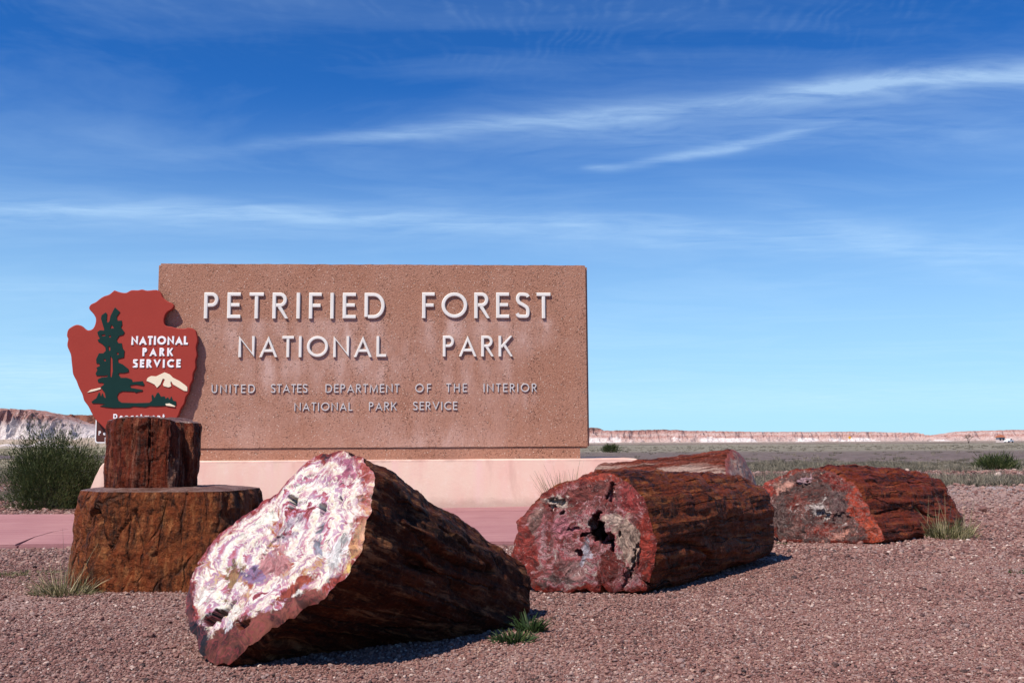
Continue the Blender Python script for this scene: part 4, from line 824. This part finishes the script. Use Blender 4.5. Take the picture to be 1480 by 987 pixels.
# ------------------------------------------------------------------ grass, weeds, bushes
def blades(base, dirs, lens, wid, bend, lv, segs=3):
    n = len(base); dirs = dirs / np.linalg.norm(dirs, axis=1)[:, None]
    sd = np.cross(dirs, np.array([0.2, 0.1, 1.0])) ; sd = np.where(np.linalg.norm(sd, axis=1)[:, None] < .05, np.array([[1.0, 0, 0]]), sd)
    ra = RNG.uniform(0, 2 * np.pi, n)[:, None]; sd /= np.linalg.norm(sd, axis=1)[:, None]; s2 = np.cross(dirs, sd); sd = sd * np.cos(ra) + s2 * np.sin(ra)
    hb = dirs * np.array([1, 1, 0]) + RNG.normal(0, .15, (n, 3)) * np.array([1, 1, 0]); V = []
    for s in range(segs + 1):
        t = s / segs; p = base + dirs * (lens * t)[:, None] + hb * (bend * lens * t * t)[:, None] - np.array([0, 0, 1]) * (bend * lens * .5 * t * t)[:, None]
        w = (wid * (1 - .85 * t))[:, None]; V += [p - sd * w, p + sd * w]
    V = np.stack(V, 1); m = 2 * (segs + 1); idx = (np.arange(n) * m)[:, None]
    fc = np.concatenate([np.stack([idx[:, 0] + 2 * s, idx[:, 0] + 2 * s + 1, idx[:, 0] + 2 * s + 3, idx[:, 0] + 2 * s + 2], -1) for s in range(segs)])
    return V.reshape(-1, 3), fc, np.repeat(lv, m)
def veg(name, V, fc, lv, mat, root=None):
    o = mesh_obj(name, V, fc, mat); setattr_f(o.data, 'lv', lv)
    if root: under(root, o)
    return o
M_grass = mat_leaf('grass_blade', (0.055, 0.065, 0.020), (0.15, 0.14, 0.055), (0.46, 0.38, 0.23))
M_bush = mat_leaf('shrub_leaf', (0.020, 0.032, 0.010), (0.058, 0.078, 0.024), (0.16, 0.155, 0.065))
M_weed = mat_leaf('weed_leaf', (0.016, 0.030, 0.010), (0.040, 0.072, 0.020), (0.13, 0.14, 0.05))
M_sage = mat_leaf('sage_leaf', (0.065, 0.056, 0.042), (0.14, 0.122, 0.088), (0.32, 0.265, 0.195))
M_twig = mat_leaf('dry_twig', (0.10, 0.075, 0.055), (0.20, 0.155, 0.115), (0.34, 0.28, 0.22))
def tuft(c, n, rad, hgt, wid, spread, mat, dry=.3, bend=.35, flat=1.0):
    a = RNG.uniform(0, 2 * np.pi, n); r = rad * np.sqrt(RNG.uniform(0, 1, n)); b = np.stack([c[0] + r * np.cos(a), c[1] + r * np.sin(a) * flat, np.full(n, c[2])], -1)
    sp = RNG.uniform(0, spread, n); d = np.stack([np.cos(a) * sp, np.sin(a) * sp, np.ones(n)], -1) + RNG.normal(0, .12, (n, 3))
    L = hgt * RNG.uniform(.35, 1.05, n) * (1 - .3 * r / max(rad, 1e-3)); lv = np.where(RNG.uniform(0, 1, n) < dry, RNG.uniform(.75, 1, n), RNG.uniform(0, .6, n))
    return blades(b, d, L, wid * RNG.uniform(.6, 1.2, n), bend * RNG.uniform(.3, 1.3, n), lv)
def tuft_thing(name, label, cat, parts, loc, group=None):
    r = empty(name, loc, label, cat, group)
    for nm, args, kw in parts:
        V, fc, lv = tuft(loc, *args, **kw); veg(nm, V, fc, lv, kw.get('mat_') or args[5], r)
    return r
g0 = gp(105, 856, 0); g0 = g0 + np.array([-.02, -.04, 0])
tuft_thing('grass_tuft', 'bleached and green grass tuft at the left foot of the golden stump', 'grass', [('blade_clump', (240, .13, .20, .0026, .9, M_grass), dict(dry=.6)), ('low_clump', (320, .19, .06, .0026, 1.6, M_grass), dict(dry=.15, flat=.5)), ('dry_stalk', (10, .07, .46, .002, .3, M_grass), dict(dry=1.0, bend=.2))], g0)
tuft_thing('weed_patch', 'low green weeds on gravel just left of the stump grass tuft', 'weeds', [('leaf_clump', (260, .22, .035, .003, 1.8, M_grass), dict(dry=.12, flat=.45))], gp(50, 829))
tuft_thing('weed_patch', 'low green weeds at the far left edge of the gravel', 'weeds', [('leaf_clump', (200, .16, .04, .003, 1.8, M_grass), dict(dry=.2, flat=.6))], gp(2, 833))
g1 = gp(1366, 778); 
tuft_thing('grass_tuft', 'shaggy green grass tuft against the far end of the right log', 'grass', [('blade_clump', (620, .20, .24, .0032, .9, M_grass), dict(dry=.35)), ('low_clump', (350, .26, .08, .004, 1.6, M_grass), dict(dry=.5, flat=.6)), ('dry_stalk', (34, .18, .46, .0028, .4, M_grass), dict(dry=1.0, bend=.2))], g1 + np.array([.02, .05, 0]))
tuft_thing('grass_tuft', 'tall straw coloured grass before the plinth behind the hollow log', 'grass', [('blade_clump', (300, .17, .68, .005, .5, M_grass), dict(dry=.55, bend=.25))], gp(822, 752))
tuft_thing('grass_tuft', 'thin dry grass stalks beside the plinth right end', 'grass', [('dry_stalk', (30, .35, .62, .0035, .5, M_grass), dict(dry=1.0, bend=.2))], np.array([1.35, 10.6, 0.0]))
g2 = gp(742, 926)
tuft_thing('weed', 'dark green leafy weed at the buried end of the white faced log', 'weed', [('leaf_clump', (150, .06, .07, .0045, 1.5, M_weed), dict(dry=.12)), ('low_clump', (150, .085, .035, .005, 2.0, M_weed), dict(dry=.1))], g2 + np.array([0, 0.0, 0]))
tuft_thing('weed', 'second leafy weed in shade right of the white faced log', 'weed', [('leaf_clump', (130, .05, .10, .006, 1.2, M_weed), dict(dry=.03))], gp(766, 912))
tuft_thing('weed', 'tiny green weed below the dark face of the right log', 'weed', [('leaf_clump', (50, .05, .04, .004, 1.5, M_weed), dict(dry=.1))], gp(1229, 785))
tuft_thing('weed', 'tiny green weed on gravel near the right edge', 'weed', [('leaf_clump', (50, .06, .035, .004, 1.6, M_weed), dict(dry=.1))], gp(1472, 828))
tuft_thing('weed', 'tiny green weed between the hollow log and the right log', 'weed', [('leaf_clump', (40, .04, .03, .004, 1.6, M_weed), dict(dry=.1))], gp(1130, 786))

def bush(name, loc, rx, h, nleaf, nstem, mat, label, wid=.004, ll=.11, twigs=M_twig, group=None):
    r = empty(name, loc, label, 'bush', group); loc = np.asarray(loc, float)
    nc = 170; u = RNG.normal(size=(nc, 3)); u[:, 2] = np.abs(u[:, 2]) + .08; u /= np.linalg.norm(u, axis=1)[:, None]
    rr = RNG.uniform(.55, 1.0, nc) * (1 + .22 * RNG.normal(size=nc) * .6)
    cl = u * rr[:, None] * np.array([rx, rx, h * .82]); cl[:, 2] = np.maximum(cl[:, 2], .04)
    ci = RNG.integers(0, nc, nleaf); b = loc + cl[ci] + RNG.normal(0, 1, (nleaf, 3)) * np.array([rx * .12, rx * .12, h * .09]); b[:, 2] = np.maximum(b[:, 2], loc[2] + .01)
    d = (b - loc) * np.array([.55, .55, .25]) / rx + np.array([0, 0, .75]) + RNG.normal(0, .28, (nleaf, 3))
    clump_tone = RNG.uniform(-.15, .15, nc)[ci]
    V, fc, lv = blades(b, d, ll * RNG.uniform(.5, 1.5, nleaf), wid * RNG.uniform(.6, 1.2, nleaf), RNG.uniform(0, .25, nleaf), np.clip(RNG.beta(2, 2.6, nleaf) + clump_tone, 0, 1), 2)
    veg('foliage', V, fc, lv, mat, r)
    ti = RNG.integers(0, nc, nstem); end = loc + cl[ti] * RNG.uniform(.7, 1.0, (nstem, 1)); st = loc + RNG.normal(0, rx * .10, (nstem, 3)) * np.array([1, 1, 0])
    dv = end - st; V, fc, lv = blades(st, dv, np.linalg.norm(dv, axis=1), np.full(nstem, .006) * RNG.uniform(.5, 1.3, nstem), np.full(nstem, .06), RNG.uniform(0, 1, nstem), 3)
    veg('stems', V, fc, lv, twigs, r); return r
bush('desert_bush', (-5.50, 11.75, 0), .60, 1.06, 34000, 420, M_bush, 'large dense dark green bush beside the left end of the pink plinth', .0042, .040)
def far_pt(px, D): d = ray(px, 620); return np.array([d[0] / d[1] * D, D, float(gz(d[0] / d[1] * D, D))])
bush('desert_bush', far_pt(1440, 25), .50, .40, 1800, 120, M_bush, 'dark round shrub on the plain beyond the right log', .010, .13)
bush('desert_bush', far_pt(882, 70), .62, .62, 900, 60, M_bush, 'small dark bush on the plain just right of the entrance sign', .02, .2)

# scattered scrub: instanced tufts on a point cloud
def scatter(name, pts, rot, scl, val, protos_col, attr, mat):
    me = bpy.data.meshes.new(name); me.from_pydata(pts.tolist(), [], []); o = bpy.data.objects.new(name, me); COL.objects.link(o)
    setattr_vec(me, 'rot', rot); setattr_vec(me, 'scl', scl); setattr_f(me, attr, val)
    idx = me.attributes.new('idx', 'INT', 'POINT'); idx.data.foreach_set('value', RNG.integers(0, 6, len(pts)).astype(np.int32))
    ng = bpy.data.node_groups.new(name, 'GeometryNodeTree'); ng.interface.new_socket('Geometry', in_out='INPUT', socket_type='NodeSocketGeometry'); ng.interface.new_socket('Geometry', in_out='OUTPUT', socket_type='NodeSocketGeometry')
    nd = ng.nodes; gi, go = nd.new('NodeGroupInput'), nd.new('NodeGroupOutput'); ip = nd.new('GeometryNodeInstanceOnPoints'); ci = nd.new('GeometryNodeCollectionInfo')
    ci.inputs['Collection'].default_value = protos_col; ci.inputs['Separate Children'].default_value = True; ci.inputs['Reset Children'].default_value = True
    def na(nm, t):
        x = nd.new('GeometryNodeInputNamedAttribute'); x.data_type = t; x.inputs['Name'].default_value = nm; return x.outputs['Attribute']
    e2r = nd.new('FunctionNodeEulerToRotation'); L = ng.links.new
    L(gi.outputs[0], ip.inputs['Points']); L(ci.outputs[0], ip.inputs['Instance']); ip.inputs['Pick Instance'].default_value = True
    L(na('idx', 'INT'), ip.inputs['Instance Index']); L(na('rot', 'FLOAT_VECTOR'), e2r.inputs[0]); L(e2r.outputs[0], ip.inputs['Rotation']); L(na('scl', 'FLOAT_VECTOR'), ip.inputs['Scale'])
    L(ip.outputs[0], go.inputs[0]); md = o.modifiers.new('scatter', 'NODES'); md.node_group = ng
    return o
def proto_collection(name, meshes):
    c = bpy.data.collections.new(name)
    for i, me in enumerate(meshes): c.objects.link(bpy.data.objects.new('%s_piece' % name, me))
    return c
# pebbles
def pebble(seed, sub):
    bm = bmesh.new(); bmesh.ops.create_icosphere(bm, subdivisions=sub, radius=1.0); r = np.random.default_rng(seed)
    s = np.array([r.uniform(.85, 1.25), r.uniform(.7, 1.0), r.uniform(.5, .8)])
    pl = r.normal(size=(7, 3)); pl /= np.linalg.norm(pl, axis=1)[:, None]; dd = r.uniform(.6, .9, 7)
    for v in bm.verts:
        p = np.array(v.co)
        for a, b in zip(pl, dd):
            e = p @ a - b
            if e > 0: p = p - a * e
        v.co = p * s
    me = bpy.data.meshes.new('pebble'); bm.to_mesh(me); bm.free(); me.materials.append(M_peb); return me
pcol = proto_collection('pebble', [pebble(i, 2) for i in range(6)])
def in_poly(x, y, poly):
    ins = np.zeros(len(x), bool); n = len(poly)
    for i in range(n):
        (xa, ya), (xb, yb_) = poly[i], poly[(i + 1) % n]
        c_ = ((ya > y) != (yb_ > y)) & (x < (xb - xa) * (y - ya) / (yb_ - ya + 1e-12) + xa); ins ^= c_
    return ins
def sample(y0, y1, dens, rmean, rsd):
    A = (y1 - y0) * (2 * (0.60 * y1 + .8)); n = int(A * dens); y = RNG.uniform(y0, y1, n); w = .60 * y + .8; x = RNG.uniform(-1, 1, n) * (.60 * y1 + .8); ok = np.abs(x) < w; x, y = x[ok], y[ok]
    rad = rmean * np.exp(RNG.normal(0, rsd, len(x))); return x, y, rad
parts = [sample(2.4, 4.2, 12500, .0039, .36), sample(4.2, 6.2, 10000, .0044, .36), sample(6.2, 9.0, 4600, .0063, .42), sample(9.0, 13.5, 1500, .0092, .45), sample(13.5, 24, 300, .014, .5), sample(2.4, 8.0, 14, .010, .25)]
x = np.concatenate([p[0] for p in parts]); y = np.concatenate([p[1] for p in parts]); rad = np.concatenate([p[2] for p in parts])
patch = fbm(np.stack([x * .7, y * .9, 0 * x], -1), 4, 91); keep = RNG.uniform(0, 1, len(x)) < np.clip(1.05 - 1.1 * sm(patch, .08, .35), .3, 1)
slabpoly = [tuple(fl), tuple(fr_), tuple(br_), tuple(bl)]
keep &= ~in_poly(x, y, slabpoly)
x, y, rad, patch = x[keep], y[keep], rad[keep], patch[keep]; n = len(x)
pts = np.stack([x, y, gz(x, y) + rad * RNG.uniform(.0, .6, n)], -1); rot = np.stack([RNG.uniform(-.5, .5, n), RNG.uniform(-.5, .5, n), RNG.uniform(0, 6.28, n)], -1)
val = np.clip(RNG.beta(1.5, 1.6, n) * .92 + .05 * np.sign(patch), 0, 1); big = RNG.uniform(0, 1, n) < .02; val[big] = RNG.uniform(.9, 1, big.sum())
pathm = (x > 1.2 + .15 * (y - 10)) & (y > 11.0 + RNG.normal(0, .8, n)) & (y < 17.5 + RNG.normal(0, .8, n)); val[pathm] = np.where(RNG.uniform(0, 1, pathm.sum()) < .75, RNG.uniform(.66, .80, pathm.sum()), val[pathm])
gr = scatter('gravel', pts, rot, np.stack([rad] * 3, -1), val, pcol, 'pv', M_peb); tag(gr, 'small reddish gravel stones covering the ground', 'gravel', kind='stuff')
print('pebbles', n)
# scrub
def tuft_mesh(i, n, rad, h, wid, spread, mat, dry):
    V, fc, lv = tuft((0, 0, 0), n, rad, h, wid, spread, mat, dry=dry); me = bpy.data.meshes.new('scrub_tuft'); me.from_pydata(V.tolist(), [], fc.tolist()); me.materials.append(mat); setattr_f(me, 'lv', lv); return me
scol = proto_collection('scrub', [tuft_mesh(0, 60, .10, .26, .006, .8, M_sage, .3), tuft_mesh(1, 70, .14, .2, .007, 1.1, M_sage, .15), tuft_mesh(2, 45, .08, .3, .005, .6, M_sage, .7), tuft_mesh(3, 90, .2, .22, .008, 1.2, M_sage, .2), tuft_mesh(4, 60, .12, .18, .007, 1.2, M_sage, .4), tuft_mesh(5, 40, .09, .24, .006, .7, M_sage, .9)])
def scrub(y0, y1, n, xr, xl=None):
    y = y0 * (y1 / y0) ** RNG.uniform(0, 1, n); x = RNG.uniform(xl if xl is not None else -xr, xr, n) * y; return x, y
xs, ys = [], []
for a in ((15.5, 34, 7000, .62, .03), (34, 140, 5200, .62, .02), (13.0, 60, 3600, -.30, -.62), (60, 240, 1800, -.30, -.62), (140, 500, 2500, .65, -.65)):
    xx, yy = scrub(*a); xs.append(xx); ys.append(yy)
x = np.concatenate(xs); y = np.concatenate(ys)
den = fbm(np.stack([x * .05, y * .12, 0 * x], -1), 4, 61)
bare = sm(y, 30, 38) * (1 - sm(y, 75, 90)) * (x > 0)
keep = RNG.uniform(0, 1, len(x)) < np.clip(.45 + 2.0 * den, .03, 1) * (1 - .82 * bare)
rd_ = np.array(RP); 
dr = np.min([np.hypot(x - a_[0], (y - a_[1])) for a_ in np.concatenate([np.linspace(rd_[i], rd_[i + 1], 24) for i in range(len(rd_) - 1)])], axis=0); keep &= dr > 8.5
keep &= ~((x > 2.0) & (y < 15.0 + .12 * x))
x, y = x[keep], y[keep]; n = len(x); s = RNG.uniform(.45, 1.15, n) * (1 + .25 * sm(y, 60, 200))
sb = scatter('scrub_grass', np.stack([x, y, gz(x, y) - .01], -1), np.stack([0 * x, 0 * x, RNG.uniform(0, 6.28, n)], -1), np.stack([s, s, s * RNG.uniform(.6, 1.15, n)], -1), RNG.uniform(0, 1, n), scol, 'pv', M_sage)
tag(sb, 'grey green desert grass and scrub covering the plain', 'scrub', kind='stuff'); print('scrub', n)

# ------------------------------------------------------------------ far things by the road
def branch_tree(loc, h, mat, label):
    root = empty('bare_tree', loc, label, 'tree'); segs = []
    def grow(p, d, L, r, lvl):
        e = p + d * L; segs.append((p, e, r, r * .62, lvl))
        if lvl >= 4: return
        for _ in range(3 if lvl < 3 else 2):
            nd_ = d + RNG.normal(0, .55, 3); nd_[2] = abs(nd_[2]) * .8 + .2; nd_ /= np.linalg.norm(nd_); grow(e - d * L * RNG.uniform(0, .35), nd_, L * RNG.uniform(.6, .82), r * .62, lvl + 1)
    for a_ in range(3):
        dd = np.array([math.cos(a_ * 2.1) * .3, math.sin(a_ * 2.1) * .3, 1]); grow(np.asarray(loc, float), dd / np.linalg.norm(dd), h * .33, h * .022, 0)
    for nm, test in (('trunk', lambda l: l == 0), ('crown', lambda l: l > 0)):
        V, Fs = [], []
        for p, e, r0, r1, lvl in segs:
            if not test(lvl): continue
            d = e - p; d /= np.linalg.norm(d); a1 = np.cross(d, [.3, .9, .2]); a1 /= np.linalg.norm(a1); a2 = np.cross(d, a1); b0 = len(V)
            for c_, r_ in ((p, r0), (e, r1)):
                for q_ in range(5): V.append(c_ + r_ * (a1 * math.cos(q_ * 1.2566) + a2 * math.sin(q_ * 1.2566)))
            Fs += [[b0 + q_, b0 + (q_ + 1) % 5, b0 + 5 + (q_ + 1) % 5, b0 + 5 + q_] for q_ in range(5)]
        o = mesh_obj(nm, V, Fs, mat); under(root, o)
    return root
M_bark = mat_paint('grey_bark', (0.10, 0.075, 0.06), (0.16, 0.12, 0.10), 2, .9)
branch_tree(far_pt(1399, 230), 3.0, M_bark, 'bare grey tree on the far plain at right')
M_yel = mat_paint('yellow_sign_paint', (0.70, 0.33, 0.02), (0.62, 0.29, 0.02), 3, .5)
ys_ = far_pt(1227.5, 245); r = empty('road_sign', ys_, 'tiny yellow diamond warning sign on the far road', 'sign')
T = Matrix.Translation(ys_) 
bm = bmesh.new(); v = box_bm(bm, (0, 0, 0), (.62, .02, .62)); bmesh.ops.transform(bm, matrix=T @ Matrix.Translation((0, -.04, 1.55)) @ Matrix.Rotation(math.pi / 4, 4, 'Y'), verts=v); under(r, bm_obj('panel', bm, M_yel))
bm = bmesh.new(); box_bm(bm, (0, 0, .75), (.06, .05, 1.5), T); under(r, bm_obj('post', bm, M_steel))
# kiosk
M_roof = mat_paint('red_roof', (0.30, 0.10, 0.05), (0.24, 0.07, 0.04), 1, .8); M_wall = mat_paint('pale_wall', (0.62, 0.52, 0.48), (0.55, 0.45, 0.42), 1, .8)
M_dark = mat_paint('dark_glass', (0.02, 0.022, 0.025), (0.03, 0.03, 0.035), 1, .15, .0, .3, .5); M_tyre = mat_paint('tyre_rubber', (0.02, 0.02, 0.02), (0.03, 0.03, 0.03), 4, .9)
kp = far_pt(1445, 275); r = empty('kiosk', kp, 'small far entrance kiosk with red roof beside white pickup', 'kiosk'); T = Matrix.Translation(kp)
bm = bmesh.new(); box_bm(bm, (0, 0, .75), (1.7, 1.7, 1.5), T); under(r, bm_obj('wall', bm, M_wall))
for wx in (-.42, .42):
    bm = bmesh.new(); box_bm(bm, (wx, -.86, .95), (.5, .04, .6), T); w_ = bm_obj('window', bm, M_dark); under(r, w_)
bm = bmesh.new(); v = box_bm(bm, (0, 0, 1.85), (2.3, 2.3, .7), T)
for q_ in v:
    if q_.co.z > kp[2] + 1.9: q_.co.x = kp[0] + (q_.co.x - kp[0]) * .35; q_.co.y = kp[1] + (q_.co.y - kp[1]) * .35
under(r, bm_obj('roof', bm, M_roof))
# pickup
tp = far_pt(1457, 262); r = empty('pickup_truck', tp, 'white pickup truck parked far away beside the red roofed kiosk', 'pickup'); T = Matrix.Translation(tp) @ Matrix.Rotation(math.radians(35), 4, 'Z') @ Matrix.Scale(.62, 4)
prof = [(-2.5, .45), (-2.5, 1.05), (-.6, 1.08), (-.55, 1.25), (-.3, 1.78), (.75, 1.8), (1.25, 1.2), (2.35, 1.05), (2.5, .85), (2.5, .45)]
bm = bmesh.new(); A_ = [bm.verts.new(T @ Vector((p_[0], -.9, p_[1]))) for p_ in prof]; B_ = [bm.verts.new(T @ Vector((p_[0], .9, p_[1]))) for p_ in prof]
bm.faces.new(A_); bm.faces.new(B_)
for i in range(len(prof)): bm.faces.new((A_[i], A_[(i + 1) % len(prof)], B_[(i + 1) % len(prof)], B_[i]))
under(r, bm_obj('body', bm, M_white))
for sy in (-.905, .905):
    bm = bmesh.new(); vs = [bm.verts.new(T @ Vector((x_, sy, z_))) for x_, z_ in ((-.42, 1.25), (-.22, 1.68), (.7, 1.7), (1.1, 1.22))]; vs2 = [bm.verts.new(T @ Vector((x_, sy * 1.01, z_))) for x_, z_ in ((-.42, 1.25), (-.22, 1.68), (.7, 1.7), (1.1, 1.22))]
    bm.faces.new(vs); bm.faces.new(vs2)
    for i in range(4): bm.faces.new((vs[i], vs[(i + 1) % 4], vs2[(i + 1) % 4], vs2[i]))
    under(r, bm_obj('window', bm, M_dark))
for wx in (-1.6, 1.55):
    for wy in (-.82, .82):
        bm = bmesh.new(); bmesh.ops.create_cone(bm, cap_ends=True, segments=20, radius1=.4, radius2=.4, depth=.24, matrix=T @ Matrix.Translation((wx, wy, .4)) @ Matrix.Rotation(math.pi / 2, 4, 'X')); under(r, bm_obj('wheel', bm, M_tyre))
